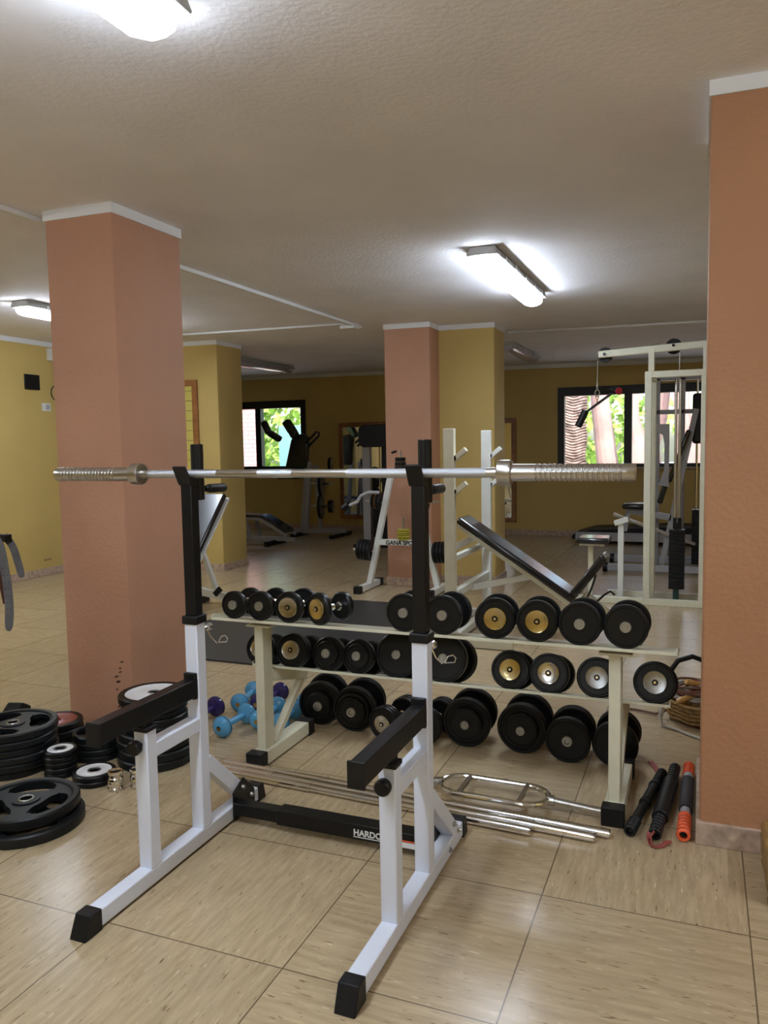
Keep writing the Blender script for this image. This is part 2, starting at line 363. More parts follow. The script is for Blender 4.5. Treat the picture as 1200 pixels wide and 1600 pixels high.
# ------------------------------------------------------------------ ceiling fittings
def lamp(x, y0, y1, lit, label):
    zc = cz(x); yc = (y0+y1)/2; L = y1-y0
    root = thing('ceiling_lamp', label, 'ceiling light', (x, yc, zc), 0, 'sealed fluorescent ceiling lamps')
    h = L/2
    b = MB(); b.prism([(-.080, 0), (.080, 0), (.098, -.046), (.098, -.053), (-.098, -.053), (-.098, -.046)], 'y', -h-.008, h+.008); b.build('housing', lamph, root, bevel=.006)
    b = MB()
    prof = [(-.070, -.050), (.070, -.050), (.074, -.080), (.062, -.103), (.02, -.118), (-.02, -.118), (-.062, -.103), (-.074, -.080)]
    rings = []
    for y, s_ in ((-h, .72), (-h+.015, .86), (-h+.05, 1), (h-.05, 1), (h-.015, .86), (h, .72)):
        rings.append([b.b.verts.new((px*s_, y, -.050+(pz+.050)*s_)) for px, pz in prof])
    for A, B in zip(rings, rings[1:]):
        for i in range(8): b.b.faces.new((A[i], A[(i+1) % 8], B[(i+1) % 8], B[i]))
    b.b.faces.new(rings[0]); b.b.faces.new(rings[-1][::-1])
    b.build('diffuser', lampon if lit else lampoff, root)
    if y0 > 0:
        for y in (-h*.75, -h*.4, 0, h*.4, h*.75):
            for sx in (-1, 1): MB().box(sx*.098-.006, sx*.098+.006, y-.012, y+.012, -.062, -.025).build('clip', satin, root)
    return root
lamp(-1.36, .25, 1.83, True, 'lit sealed fluorescent lamp at the top left, nearest the camera')
lamp(-1.25, 4.75, 6.35, True, 'lit sealed fluorescent lamp on the ceiling before the central pillar')
lamp(-5.22, 5.0, 6.6, True, 'lit sealed fluorescent lamp on the ceiling left of the near salmon pillar')
lamp(-2.15, 9.3, 10.9, False, 'unlit fluorescent lamp on the dark ceiling right of the central pillar')
lamp(-5.95, 9.4, 10.9, False, 'unlit fluorescent lamp on the dark ceiling above the left window')
lamp(-5.2, .25, 1.83, True, 'lit sealed fluorescent lamp at the near left of the room, unseen and added outside the frame')  # from here three unseen lamps, added to light the near part of the room
lamp(1.9, .25, 1.83, True, 'lit sealed fluorescent lamp right of the camera, unseen and added outside the frame')
lamp(-1.36, -2.6, -1.0, True, 'unseen lit sealed fluorescent lamp added behind the camera')
# cable ducts
b = MB(); zc = cz(-3.23)
b.box(-3.25, -3.215, NY, 7.44, zc-.028, zc-.001); tag(b.build('cable_duct', plasticw, bevel=.003), 'white cable duct running from the left pillar to the central pillar', 'cable duct')
b = MB(); zc = cz(-4.9); b.prism([(-7.0, cz(-7)-.02), (-3.3, cz(-3.3)-.02), (-3.3, cz(-3.3)-.001), (-7.0, cz(-7)-.001)], 'y', 7.18, 7.215)
tag(b.build('cable_duct', plasticw, bevel=.002), 'thin white cable duct crossing the ceiling above the yellow pillar', 'cable duct')
b = MB(); b.prism([(-1.95, cz(-1.95)-.02), (RX, cz(RX)-.02), (RX, cz(RX)-.001), (-1.95, cz(-1.95)-.001)], 'y', 8.45, 8.49)
tag(b.build('cable_duct', plasticw, bevel=.002), 'thin white cable duct on the ceiling right of the central pillar', 'cable duct')
zc = cz(-3.25); tag(MB().box(-3.36, -3.2, 7.22, 7.34, zc-.05, zc+.005).build('junction_box', plasticw, bevel=.004), 'small white junction box where two ceiling cable ducts meet', 'junction box')
# left wall fittings
tag(MB().box(LX, LX+.02, 6.77, 6.98, 2.14, 2.31).build('wall_vent', blackplastic, bevel=.004), 'square black cover plate high on the yellow left wall', 'cover plate')
root = thing('wall_switch', 'small white switch on the yellow left wall below the black square plate', 'switch', (LX, 7.07, 1.95))
MB().box(0, .012, -.065, .065, -.045, .045).build('plate', plasticw, root, bevel=.004); MB().box(.012, .018, -.01, .045, -.03, .03).build('rocker', greyp, root, bevel=.002)
root = thing('junction_box', 'white box with dangling cable high on the left wall beside the salmon pillar', 'junction box', (LX, 7.2, 2.56))
MB().box(0, .05, -.08, .08, -.07, .07).build('box', plasticw, root, bevel=.004)
b = MB(); b.tube([(.02, 0, -.07), (.02, 0, -.2), (.02, .03, -.3), (.02, .1, -.34)], .006, 8); b.tube([(.02, .03+.09*math.cos(t/12*2*PI), -.44+.09*math.sin(t/12*2*PI)) for t in range(12)], .006, 8, True); b.build('cable', blacksteel, root)
tag(MB().box(LX, LX+.004, 6.92, 7.03, .17, .19).build('wall_plate', darkwood), 'small brown mark low on the yellow left wall above the skirting', 'wall mark')
MB()
# framed mirror on the yellow pillar, its reflection painted as a ruled yellow panel
root = thing('painted_mirror', 'tall wooden framed mirror on the yellow pillar, its yellow lined reflection painted on', 'painted mirror', (-5.62, 7.758, .12))
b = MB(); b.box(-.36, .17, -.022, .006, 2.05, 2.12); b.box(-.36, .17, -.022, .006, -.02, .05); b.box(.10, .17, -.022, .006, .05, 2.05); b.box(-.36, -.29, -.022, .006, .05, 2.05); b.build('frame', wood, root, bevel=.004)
MB().box(-.29, .10, -.006, .004, .05, 2.05).build('panel', mat('painted_reflection', (.62, .52, .14), .15), root)
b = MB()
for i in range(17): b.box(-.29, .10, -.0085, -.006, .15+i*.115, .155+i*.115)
b.build('reflected_lines', textk, root)
# wall mirror on far wall
root = thing('wall_mirror', 'wide wall mirror in a brown wooden frame on the far wall behind the central pillar', 'mirror', (-4.2, FY, .2))
b = MB(); x0, x1 = -1.55, 1.5
b.box(x0, x1, -.035, 0, 1.56, 1.64); b.box(x0, x1, -.035, 0, 0, .07); b.box(x0, x0+.07, -.035, 0, .07, 1.56); b.box(x1-.07, x1, -.035, 0, .07, 1.56); b.build('frame', wood, root, bevel=.004)
MB().box(x0+.07, x1-.07, -.02, -.008, .07, 1.56).build('mirror_glass', mirrorm, root)

# ------------------------------------------------------------------ near squat rack
BX = -1.245
root = thing('squat_rack', 'white steel squat rack with black uprights, holding the long barbell', 'squat rack', (BX, 2.3, 0))
def side(x1, tagdiag):
    """x1: right face of the tubes of this side (world)"""
    x0 = x1-.052; X0, X1 = x0-BX, x1-BX; Y = lambda y: y-2.3
    MB().box(X0, X1, Y(1.755), Y(2.665), .008, .062).build('base_tube', rackwhite, root, bevel=.004)
    b = MB()   # sloping front cap
    b.prism([(Y(1.685), 0), (Y(1.76), 0), (Y(1.76), .067), (Y(1.715), .067)], 'x', X0-.004, X1+.004); b.build('foot_cap', blackplastic, root, bevel=.003)
    b = MB(); b.prism([(Y(2.66), 0), (Y(2.715), 0), (Y(2.70), .067), (Y(2.66), .067)], 'x', X0-.004, X1+.004); b.build('foot_cap', blackplastic, root, bevel=.003)
    MB().box(X0, X1, Y(1.998), Y(2.048), .060, .525).build('front_post', rackwhite, root, bevel=.004)
    MB().box(X0+.001, X1-.001, Y(2.046), Y(2.288), .424, .474).build('link_tube', rackwhite, root, bevel=.004)
    MB().box(X0, X1, Y(2.287), Y(2.339), .060, .815).build('upright', rackwhite, root, bevel=.004)
    MB().bar(((X0+X1)/2, Y(2.33), .30), ((X0+X1)/2, Y(2.60), .05), .050, .052, (1, 0, 0)).build('brace', rackwhite, root, bevel=.004)
    MB().box(X0-.006, X1+.006, Y(2.281), Y(2.345), .812, .842).build('collar_cap', blackplastic, root, bevel=.004)
    MB().box(X0+.004, X1-.004, Y(2.291), Y(2.335), .84, 1.325).build('upright_extension', blacksteel, root, bevel=.003)
    b = MB(); b.lathe([(0, 0), (.0215, 0), (.0225, .002), (.0225, .197), (.0215, .199), (0, .199)], ((X0+X1)/2+.002, Y(2.362), 1.25), (0, 0, 1), 28); b.build('rear_post', blacksteel, root)
    b = MB(); b.prism([(Y(2.291), 1.305), (Y(2.335), 1.305), (Y(2.335), 1.330), (Y(2.291), 1.330), (Y(2.262), 1.374), (Y(2.255), 1.370), (Y(2.282), 1.318)], 'x', X0-.002, X1-.002)
    b.build('bar_hook', blacksteel, root, bevel=.002)
    b = MB(); b.lathe([(0, 0), (.011, 0), (.011, .02), (.0155, .022), (.0165, .03), (.0165, .118), (.012, .128), (0, .13)], ((X0+X1)/2+.004, Y(2.40), 1.288), (0, 1, -.02), 20); b.build('storage_peg', blackplastic, root)
    # safety arm
    a = MB().box(X0+.004, X1-.003, Y(1.795), Y(2.288), .553, .618).build('safety_arm', blacksteel, root, bevel=.003)
    MB().box(X0+.002, X1-.002, Y(2.268), Y(2.284), .545, .640).build('end_stop', blacksteel, a, bevel=.003)
    MB().box(X0+.001, X1-.001, Y(1.786), Y(1.796), .548, .622).build('end_cap', blackplastic, a, bevel=.002)
    MB().box(X0+.008, X1-.008, Y(2.003), Y(2.043), .52, .556).build('arm_stem', blacksteel, a, bevel=.002)
    MB().box(X0-.003, X1+.003, Y(1.995), Y(2.051), .520, .535).build('post_cap', blackplastic, root, bevel=.003)
    k = MB(); k.lathe([(0, 0), (.009, 0), (.009, .016), (.023, .018), (.0245, .026), (.0245, .038), (.02, .043), (0, .043)], ((X0+X1)/2, Y(1.998), .478), (0, -1, 0), 20); k.build('adjusting_knob', blackplastic, root)
    # pull pin with wire at the back
    px = X1-.012
    k = MB(); k.lathe([(0, 0), (.007, 0), (.007, .03), (.013, .032), (.014, .05), (0, .052)], (px, Y(2.337), .785), (0, 1, 0), 16); p_ = k.build('pull_pin', chrome, root)
    k = MB(); k.tube([(px, Y(2.37), .775), (px+.012, Y(2.375), .745), (px+.032, Y(2.38), .725)], .0022, 6)
    k.tube([(px+.04, Y(2.38), .732), (px+.052, Y(2.38), .752), (px+.068, Y(2.38), .757), (px+.078, Y(2.38), .748), (px+.074, Y(2.38), .734), (px+.04, Y(2.38), .729)], .0022, 6); k.build('safety_wire', chrome, p_)
side(-1.648, 0); side(-.788, 0)
Yc = lambda y: y-2.3
for xa, s_ in ((-1.648, 1), (-.788-.052, -1)):
    b = MB(); X = xa-BX
    b.prism([(Yc(2.475), .008), (Yc(2.625), .008), (Yc(2.625), .075), (Yc(2.55), .150), (Yc(2.475), .115)], 'x', X+(0 if s_ > 0 else -.006), X+(.006 if s_ > 0 else 0)); pl = b.build('gusset_plate', blacksteel, root, bevel=.001)
    b = MB()
    for yy, zz in ((2.50, .035), (2.54, .115), (2.60, .06)): b.lathe([(0, 0), (.010, 0), (.009, .006), (.005, .010), (0, .011)], (X+s_*.006, Yc(yy), zz), (s_, 0, 0), 10)
    b.build('bolt', zinc, pl)
b = MB()
for yy, zz in ((2.50, .035), (2.55, .105), (2.60, .06)): b.lathe([(0, 0), (.010, 0), (.009, .006), (.004, .008), (.004, .014), (0, .014)], (-.788-BX, Yc(yy), zz), (1, 0, 0), 10)
b.build('outer_bolts', zinc, root)
MB().box(-1.642-BX, -1.44-BX, Yc(2.468), Yc(2.518), .034, .080).build('crossbar_inner', blacksteel, root, bevel=.002)
cb = MB().box(-1.45-BX, -.846-BX, Yc(2.462), Yc(2.524), .030, .086).build('crossbar', blacksteel, root, bevel=.002)
text('crossbar_lettering', 'HARDCA', .031, (-1.135-BX, Yc(2.4612), .047), (PI/2, 0, 0), textw, cb)
MB().box(-1.135-BX, -1.0-BX, Yc(2.4600), Yc(2.462), .040, .0425).build('lettering_underline', textw, cb)
MB().box(-1.0-BX, -.89-BX, Yc(2.4600), Yc(2.462), .056, .060).build('red_stripe', oranger, cb); MB().box(-1.0-BX, -.86-BX, Yc(2.4600), Yc(2.462), .034, .053).build('white_stripe', textw, cb)

# ------------------------------------------------------------------ barbell on the rack
root = thing('barbell', 'long chrome olympic barbell with ribbed sleeves resting on the squat rack', 'barbell', (-1.22, 2.313, 1.345))
sh = .655
MB().cyl((-sh, 0, 0), (sh, 0, 0), .0142, 24).build('shaft', satin, root)
b = MB()
for a_, c_ in ((-.625, -.335), (-.17, .02 - .06), (.16, .62)): b.cyl((a_, 0, 0), (c_, 0, 0), .0149, 24)
b.build('knurled_grip', knurl, root)
for s_ in (-1, 1):
    prof = [(0, 0), (.016, 0), (.016, .02), (.037, .022), (.0385, .026), (.0385, .058), (.036, .062), (.0255, .064), (.0255, .135)]
    t = .135
    while t < .385: prof += [(.0225, t+.001), (.0225, t+.004), (.0255, t+.006), (.0255, t+.014)]; t += .0148
    prof += [(.0255, .41), (.024, .415), (0, .415)]
    b = MB(); b.lathe(prof, (s_*(sh-.02), 0, 0), (s_, 0, 0), 40); b.build('ribbed_sleeve', satin, root)

# ------------------------------------------------------------------ dumbbell rack
DX = -1.06
root = thing('dumbbell_rack', 'cream steel dumbbell rack with two long shelves standing behind the squat rack', 'dumbbell rack', (DX, 3.1, 0))
Yd = lambda y: y-3.1
for xp, xf in ((-1.853, -1.865), (-.312, -.279)):
    xf = xp+.024
    MB().box(xp-DX, xp+.044-DX, Yd(3.0), Yd(3.05+.03), .066, .636).build('post', cream, root, bevel=.003)
    MB().box(xf-.036-DX, xf+.036-DX, Yd(2.975), Yd(3.40), .008, .068).build('foot_tube', cream, root, bevel=.003)
    for ya, yb in ((2.925, 2.98), (3.385, 3.44)): MB().box(xf-.042-DX, xf+.042-DX, Yd(ya), Yd(yb), 0, .074).build('foot_cap', blackplastic, root, bevel=.004)
    MB().bar((xf-DX, Yd(3.075), .395), (xf-DX, Yd(3.42), .308), .04, .055, (1, 0, 0)).build('shelf_bracket', cream, root, bevel=.003)
    MB().bar((xf-DX, Yd(3.10), .066), (xf-DX, Yd(3.39), .30), .034, .034, (1, 0, 0)).build('brace', cream, root, bevel=.003)
    MB().box(xf-.06-DX, xf+.06-DX, Yd(2.99), Yd(3.09), .634, .642).build('mounting_plate', cream, root)
def shelf(x0, x1, yf, zf, yb, zb):
    b = MB(); t = .004
    b.prism([(yf, zf-.012), (yf+t, zf-.012), (yf+t, zf-t), (yb, zb-t), (yb, zb-.012), (yb+t, zb-.012), (yb+t, zb), (yf, zf)], 'x', x0, x1)
    # upturned ends
    for xe in (x0, x1-.004): b.prism([(yf, zf-.01), (yb+t, zb-.01), (yb+t, zb+.004), (yf+.02, zf+.012), (yf, zf+.006)], 'x', xe, xe+.004)
    return b.build('shelf', cream, root, bevel=.001)
shelf(-2.035-DX, -.068-DX, Yd(2.935), .678, Yd(3.17), .634)
shelf(-1.925-DX, -.095-DX, Yd(3.092), .435, Yd(3.35), .360)

def plate_prof(R, t, bore=.014, dish=.004):
    e = min(.006, t*.3)
    return [(bore, 0), (R*.78, 0), (R*.80, -0.0)] and [(0, dish), (R*.84, dish), (R*.87, 0), (R-e, 0), (R, e), (R, t-e), (R-e, t), (R*.87, t), (R*.84, t-dish), (0, t-dish)]
def dumbbell(x, y, z, R, hub, label, plates=None, yaw=0, tilt=0, grip=.115, group='iron dumbbells on the rack', Rb=None, capm=None, scale=1.):
    """front outer face of the biggest plate stack at y, axis height z; plates = [(R, thickness)] outermost first"""
    root = thing('dumbbell', label, 'dumbbell', (x, y, z-R), 0, group)
    root.rotation_euler = (tilt, 0, yaw)
    cz_ = R
    if plates is None: plates = [(R, .026)]
    T = sum(p[1] for p in plates); t0 = 0
    def head(pl, y0, sgn):
        t = y0
        for (r, th) in pl:
            b = MB(); b.lathe(plate_prof(r, th), (0, t, cz_), (0, sgn, 0), 44); b.build('weight_plate', rubber, root); t += sgn*th
        return t
    head(plates, 0, 1)
    L = 2*T+grip
    sb = (Rb/R if Rb else 1)
    head([(r*sb, th) for r, th in plates], L, -1)
    b = MB(); b.lathe([(0, 0), (.019, 0), (.019, .008), (.0135, .012), (.0150, grip/2), (.0135, grip-.012), (.019, grip-.008), (.019, grip), (0, grip)], (0, T, cz_), (0, 1, 0), 20); b.build('grip', chrome, root)
    for yy, s_ in ((0, -1), (L, 1)):
        b = MB()
        if hub == 'screw':
            b.lathe([(.021, -.006), (.021, .007), (.019, .010), (.014, .010), (.013, .008), (.008, .008), (.007, .011), (0, .011)], (0, yy, cz_), (0, s_, 0), 24); b.build('end_screw', zinc, root)
        elif hub == 'nut':
            b.lathe([(.025, -.006), (.025, .006), (.022, .012), (.012, .013), (.009, .006), (0, .006)], (0, yy, cz_), (0, s_, 0), 24); b.build('end_nut', zinc, root)
        else:
            m_ = yellow_tinted if hub == 'yellow_tinted' else discm if hub == 'chrome' else dull
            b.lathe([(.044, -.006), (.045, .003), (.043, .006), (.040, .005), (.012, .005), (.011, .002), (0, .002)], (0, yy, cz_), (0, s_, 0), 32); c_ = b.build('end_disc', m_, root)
            b = MB(); b.lathe([(.0115, .002), (.0115, .007), (.0075, .0075), (.005, .005), (0, .005)], (0, yy, cz_), (0, s_, 0), 12); b.build('centre_bolt', blacksteel, c_)
            b = MB(); b.lathe([(.0055, .005), (.0055, .009), (0, .009)], (0, yy, cz_), (0, s_, 0), 8); b.build('bolt_head', chrome, c_)
    return root
SZ = .679
TOP = [(-1.926, .062, 'screw', 'leftmost small black dumbbell on the top shelf, with a small grey end screw', {}),
 (-1.791, .065, 'screw', 'small black dumbbell second from left on the top shelf, small grey end screw', {}),
 (-1.648, .068, 'chrome', 'black dumbbell with a chrome end disc, third from left on the top shelf', {}),
 (-1.510, .070, 'yellow_tinted', 'black dumbbell with chrome disc tinted with yellow reflection on the left of the top shelf, beside the chrome one', dict(yaw=-.38, Rb=.062)),
 (-1.116, .078, 'screw', 'black dumbbell on the top shelf just left of the near black upright', {}),
 (-.950, .079, 'screw', 'black dumbbell on the top shelf just right of the near black upright', {}),
 (-.735, .080, 'yellow_tinted', 'black dumbbell with a chrome end disc tinted with yellow reflection, left one of the right-hand pair of gold discs', dict(yaw=.12)),
 (-.572, .080, 'yellow_tinted', 'black dumbbell with a chrome end disc tinted with yellow reflection, right one of the right-hand pair of gold discs', dict(yaw=.08)),
 (-.413, .081, 'screw', 'black ribbed dumbbell second from right on the top shelf, small grey screw', {}),
 (-.248, .081, 'screw', 'rightmost black ribbed dumbbell on the top shelf, above the right post', {})]
for x, R, hub, lab, kw in TOP:
    dumbbell(x, 2.945, SZ-.004+R, R, hub, lab, plates=[(R, .030)], grip=.105, group='dumbbells on the top shelf', tilt=-.06, **kw)
MID = [(-1.900, .074, 'chrome', 'black dumbbell with chrome disc half hidden behind the left post of the rack', [(.074, .03)], {}),
 (-1.735, .078, 'chrome', 'thick black dumbbell with chrome disc just right of the left post, middle shelf', [(.078, .024), (.078, .022), (.076, .02)], {}),
 (-1.555, .077, 'screw', 'stepped black dumbbell third from left on the middle shelf', [(.056, .012), (.077, .022), (.077, .022)], {}),
 (-1.405, .077, 'screw', 'stepped black dumbbell fourth from left on the middle shelf', [(.056, .012), (.077, .022), (.074, .02)], {}),
 (-1.217, .099, 'screw', 'large flat black dumbbell on the middle shelf left of the near white upright', [(.099, .028)], {}),
 (-1.005, .101, 'screw', 'large black dumbbell on the middle shelf right of the near white upright', [(.101, .028), (.099, .02)], {}),
 (-.716, .080, 'yellow_tinted', 'black dumbbell with chrome disc tinted with yellow reflection on the middle shelf', [(.080, .030)], {}),
 (-.559, .080, 'chrome', 'black dumbbell with chrome disc right of the yellow-tinted one, middle shelf', [(.080, .028), (.080, .022)], {}),
 (-.369, .080, 'zinc', 'black dumbbell with dull silver disc beside the right post, middle shelf', [(.080, .030)], {}),
 (-.153, .081, 'zinc', 'black dumbbell with dull silver disc at the right end of the middle shelf', [(.081, .030), (.081, .02)], {})]
for x, R, hub, lab, pl, kw in MID:
    dumbbell(x, 3.098, .431+R, R, hub, lab, plates=pl, grip=.10, group='dumbbells on the middle shelf', tilt=-.285, **kw)
FL = [(-1.800, 3.54, .112, 'nut', 'large stepped black dumbbell on the floor, leftmost of the big ones', [(.066, .018), (.068, .018), (.112, .022), (.112, .02)], dict(yaw=.20)),
 (-1.60, 3.51, .113, 'nut', 'large stepped black dumbbell on the floor, second from left', [(.070, .016), (.088, .018), (.113, .022), (.113, .02)], dict(yaw=.08)),
 (-1.42, 3.44, .084, 'chrome', 'medium black dumbbell with chrome disc on the floor, angled away to the right', [(.084, .022), (.084, .022), (.082, .022)], dict(yaw=-.25)),
 (-1.215, 3.47, .083, 'chrome', 'black dumbbell on the floor mostly hidden behind the near white upright', [(.083, .022), (.083, .022), (.081, .022)], dict(yaw=-.12)),
 (-1.015, 3.50, .116, 'screw', 'large stepped black dumbbell on the floor right of the near white upright', [(.080, .022), (.116, .024), (.116, .02)], dict(yaw=.05)),
 (-.753, 3.51, .116, 'screw', 'large stepped black dumbbell on the floor, below the yellow-tinted disc dumbbell', [(.080, .022), (.116, .024), (.116, .02)], {}),
 (-.538, 3.47, .102, 'nut', 'large flat black dumbbell on the floor, second from the right post', [(.102, .026), (.100, .022)], {}),
 (-.335, 3.49, .100, 'screw', 'black dumbbell on the floor behind the right post of the rack', [(.100, .026), (.098, .022)], {})]
for x, y, R, hub, lab, pl, kw in FL:
    st = sum(p[1] for p in pl if p[0] < R*.9)
    dumbbell(x, y-st, R, R, hub, lab, plates=pl, grip=.115, group='large dumbbells on the floor', **kw)
# vinyl dumbbells
def vinyl(p, q, m_, lab, R=.052, badge=True):
    p, q = V((*p, 0)), V((*q, 0)); c = (p+q)/2; d = (q-p); a = math.atan2(d.y, d.x); L = min(d.length, .23)
    c = p+d.normalized()*L/2
    root = thing('vinyl_dumbbell', lab, 'dumbbell', (c.x, c.y, 0), a, 'small coloured dumbbells on the floor')
    MB().cyl((-L/2+.02, 0, R), (L/2-.02, 0, R), .016, 16).build('grip', m_, root)
    for s_ in (-1, 1):
        b = MB(); pr = [(0, -.026)]+[(R*math.cos(t)**.75, -.0+.028*math.sin(t)) for t in [(-1.35+i*.18) for i in range(8)]]+[(R, .0)]
        pr = [(0, -.03), (R*.35, -.028), (R*.65, -.022), (R*.88, -.012), (R, 0), (R*.97, .014), (R*.8, .026), (R*.5, .034), (.016, .038), (0, .038)]
        b.lathe(pr, (s_*L/2, 0, R), (-s_, 0, 0), 32); h = b.build('head', m_, root)
        b = MB(); b.lathe([(R*1.002, -.002), (R*1.015, .001), (R*1.002, .004)], (s_*L/2, 0, R), (-s_, 0, 0), 32); b.build('seam', blacksteel, h)
        b = MB(); b.lathe([(0, -.0315), (.013, -.031), (.013, -.028)], (s_*L/2, 0, R), (-s_, 0, 0), 8); b.build('badge', yellow_tinted, h)
vinyl((-2.19, 3.22), (-2.18, 3.44), bluev, 'light blue vinyl dumbbell, nearest of the blue ones, left of the rack post', .054)
vinyl((-2.31, 3.57), (-2.36, 3.81), bluev, 'light blue vinyl dumbbell, farthest left of the blue ones')
vinyl((-2.395, 3.27), (-2.40, 3.48), purplev, 'dark purple vinyl dumbbell left of the blue ones', .054)
vinyl((-2.07, 3.37), (-2.085, 3.60), bluev, 'light blue vinyl dumbbell mostly hidden behind the left rack post')
vinyl((-1.945, 3.36), (-1.985, 3.60), bluev, 'light blue vinyl dumbbell seen through the left brace of the rack')
vinyl((-2.21, 3.60), (-2.20, 3.83), purplev, 'dark purple vinyl dumbbell behind the blue ones by the rack post')
vinyl((-1.98, 3.68), (-1.86, 3.86), bluev, 'light blue vinyl dumbbell farthest right, beside the large black dumbbell')

# ------------------------------------------------------------------ chrome bars on the floor
def straight(x0, y0, x1, y1, cl, cr, lab, r=.0135, z=.019):
    root = thing('chrome_bar', lab, 'weight bar', ((x0+x1)/2, (y0+y1)/2, 0), math.atan2(y1-y0, x1-x0)); L = math.hypot(x1-x0, y1-y0)/2
    MB().cyl((-L, 0, z), (L, 0, z), r, 20).build('shaft', chrome, root)
    for s_, c in ((-1, cl), (1, cr)):
        b = MB(); b.lathe([(0, 0), (r*1.25, 0), (r*1.25, .012), (.0185, .013), (.0185, .026), (r*1.25, .027), (r*1.25, c), (r, c+.002), (0, c+.002)], (s_*(L-c-.003), 0, z), (s_, 0, 0), 20); b.build('sleeve', chrome, root)
G = 'chrome weight bars on the floor'
straight(-1.98, 2.925, -.285, 2.835, .24, .27, 'chrome weight bar on the floor, reaching farthest right')
straight(-1.96, 2.880, -.335, 2.788, .26, .38, 'chrome weight bar on the floor, second longest to the right')
straight(-1.93, 2.838, -.56, 2.757, .44, .28, 'chrome weight bar on the floor, nearest the squat rack and ending shortest')
root = thing('tricep_bar', 'oval chrome triceps bar with two inner grips lying on the floor', 'triceps bar', (-.755, 2.985, 0), -.03)
b = MB(); pts = []
hw, hr = .135, .085
for i in range(13): t = -PI/2+PI*i/12; pts.append((hw+hr*math.cos(t), hr*math.sin(t), .048))
for i in range(13): t = PI/2+PI*i/12; pts.append((-hw+hr*math.cos(t), hr*math.sin(t), .048))
b.tube(pts, .0125, 12, True); b.build('oval_frame', chrome, root)
for x in (-.12, .12): MB().cyl((x, -hr, .048), (x, hr, .048), .0125, 14).build('inner_grip', chrome, root)
for s_, L in ((-1, .26), (1, .21)):
    b = MB(); b.lathe([(0, 0), (.02, 0), (.02, .03), (.014, .031), (.014, L), (0, L)], (s_*(hw+hr-.005), 0, .046), (s_, 0, -.06), 18); b.build('end_rod', satin, root)

# ------------------------------------------------------------------ batons by the right pillar
def baton(p, q, prof, lab, mats, z=.03):
    p, q = V((*p, z)), V((*q, z)); d = q-p; L = d.length
    root = thing('exercise_baton', lab, 'exercise baton', (p.x, p.y, 0), math.atan2(d.y, d.x)-PI/2)
    for (a, c, r, nm), m_ in zip(prof, mats):
        b = MB(); e = .004
        n_ = 7 if nm == 'ribbed_grip' else 1
        pr = [(r*.6, a*L+.015), (r*.6, a*L), (r-e, a*L), (r, a*L+e)]
        if nm == 'ribbed_grip':
            for k in range(5): t = a*L+(c-a)*L*(k+1)/6; pr += [(r, t-.006), (r-.003, t-.003), (r-.003, t+.003), (r, t+.006)]
        pr += [(r, c*L-e), (r-e, c*L), (r*.6, c*L), (r*.6, c*L-.015)]
        b.lathe(pr, (0, 0, z), (0, 1, 0), 24); b.build(nm, m_, root)
    MB().cyl((0, .01, z), (0, L-.01, z), .009, 12).build('core', blacksteel, root)
    return root
baton((-.222, 2.868), (-.135, 3.45), [(0, .16, .022, 'ribbed_grip'), (.16, .42, .0185, 'tube'), (.42, .46, .023, 'ring'), (.46, .72, .020, 'tube'), (.72, .76, .024, 'ring'), (.76, 1, .020, 'ribbed_grip')], 'slim black rubber exercise baton nearest the rack foot', [rubber2]*6, .024)
baton((-.135, 2.86), (-.085, 3.50), [(0, .22, .023, 'ribbed_grip'), (.22, .75, .0305, 'sleeve'), (.75, 1, .023, 'ribbed_grip')], 'thick black exercise baton lying between the other two', [rubber2, rubber, rubber2], .031)
baton((-.040, 2.895), (-.030, 3.55), [(0, .24, .024, 'ribbed_grip'), (.2, .32, .019, 'tube'), (.32, .76, .025, 'sleeve'), (.76, .84, .019, 'tube'), (.84, 1, .023, 'ribbed_grip')], 'exercise baton with orange ends and grey foam middle', [oranger, greyp, mat('dark_foam', (.025, .018, .02), .7), greyp, oranger], .026)
b = MB()
def ribbon(b, pts, w, up=(0, 0, 1)):
    n = len(pts); prev = None
    for i, p in enumerate(pts):
        p = V(p); d = (V(pts[min(i+1, n-1)])-V(pts[max(i-1, 0)])).normalized(); s_ = V(up).cross(d)
        s_ = s_.normalized() if s_.length > 1e-4 else V((1, 0, 0)); nn = s_.cross(d).normalized()*.0015
        cur = [b.b.verts.new(p+s_*w/2+nn), b.b.verts.new(p-s_*w/2+nn), b.b.verts.new(p-s_*w/2-nn), b.b.verts.new(p+s_*w/2-nn)]
        if prev:
            for k in range(4): b.b.faces.new((prev[k], prev[(k+1) % 4], cur[(k+1) % 4], cur[k]))
        else: b.b.faces.new(cur)
        prev = cur
    b.b.faces.new(prev[::-1])
ribbon(b, [(-.150, 2.852, .04), (-.154, 2.836, .026), (-.148, 2.826, .008), (-.130, 2.824, .003), (-.108, 2.838, .005), (-.095, 2.855, .012), (-.078, 2.862, .014)], .020, (.3, .2, 1)); ribbon(b, [(-.135, 2.845, .05), (-.146, 2.834, .035), (-.143, 2.824, .012), (-.128, 2.82, .004)], .018, (1, 0, .3))
tag(b.build('elastic_band', redcloth), 'flat red elastic band trailing from the thick black baton', 'elastic band')
b = MB(); ribbon(b, [(-.145, 3.46, .006), (-.17, 3.55, .004), (-.19, 3.60, .006)], .022); tag(b.build('elastic_band', redcloth), 'short end of red elastic band behind the batons', 'elastic band')

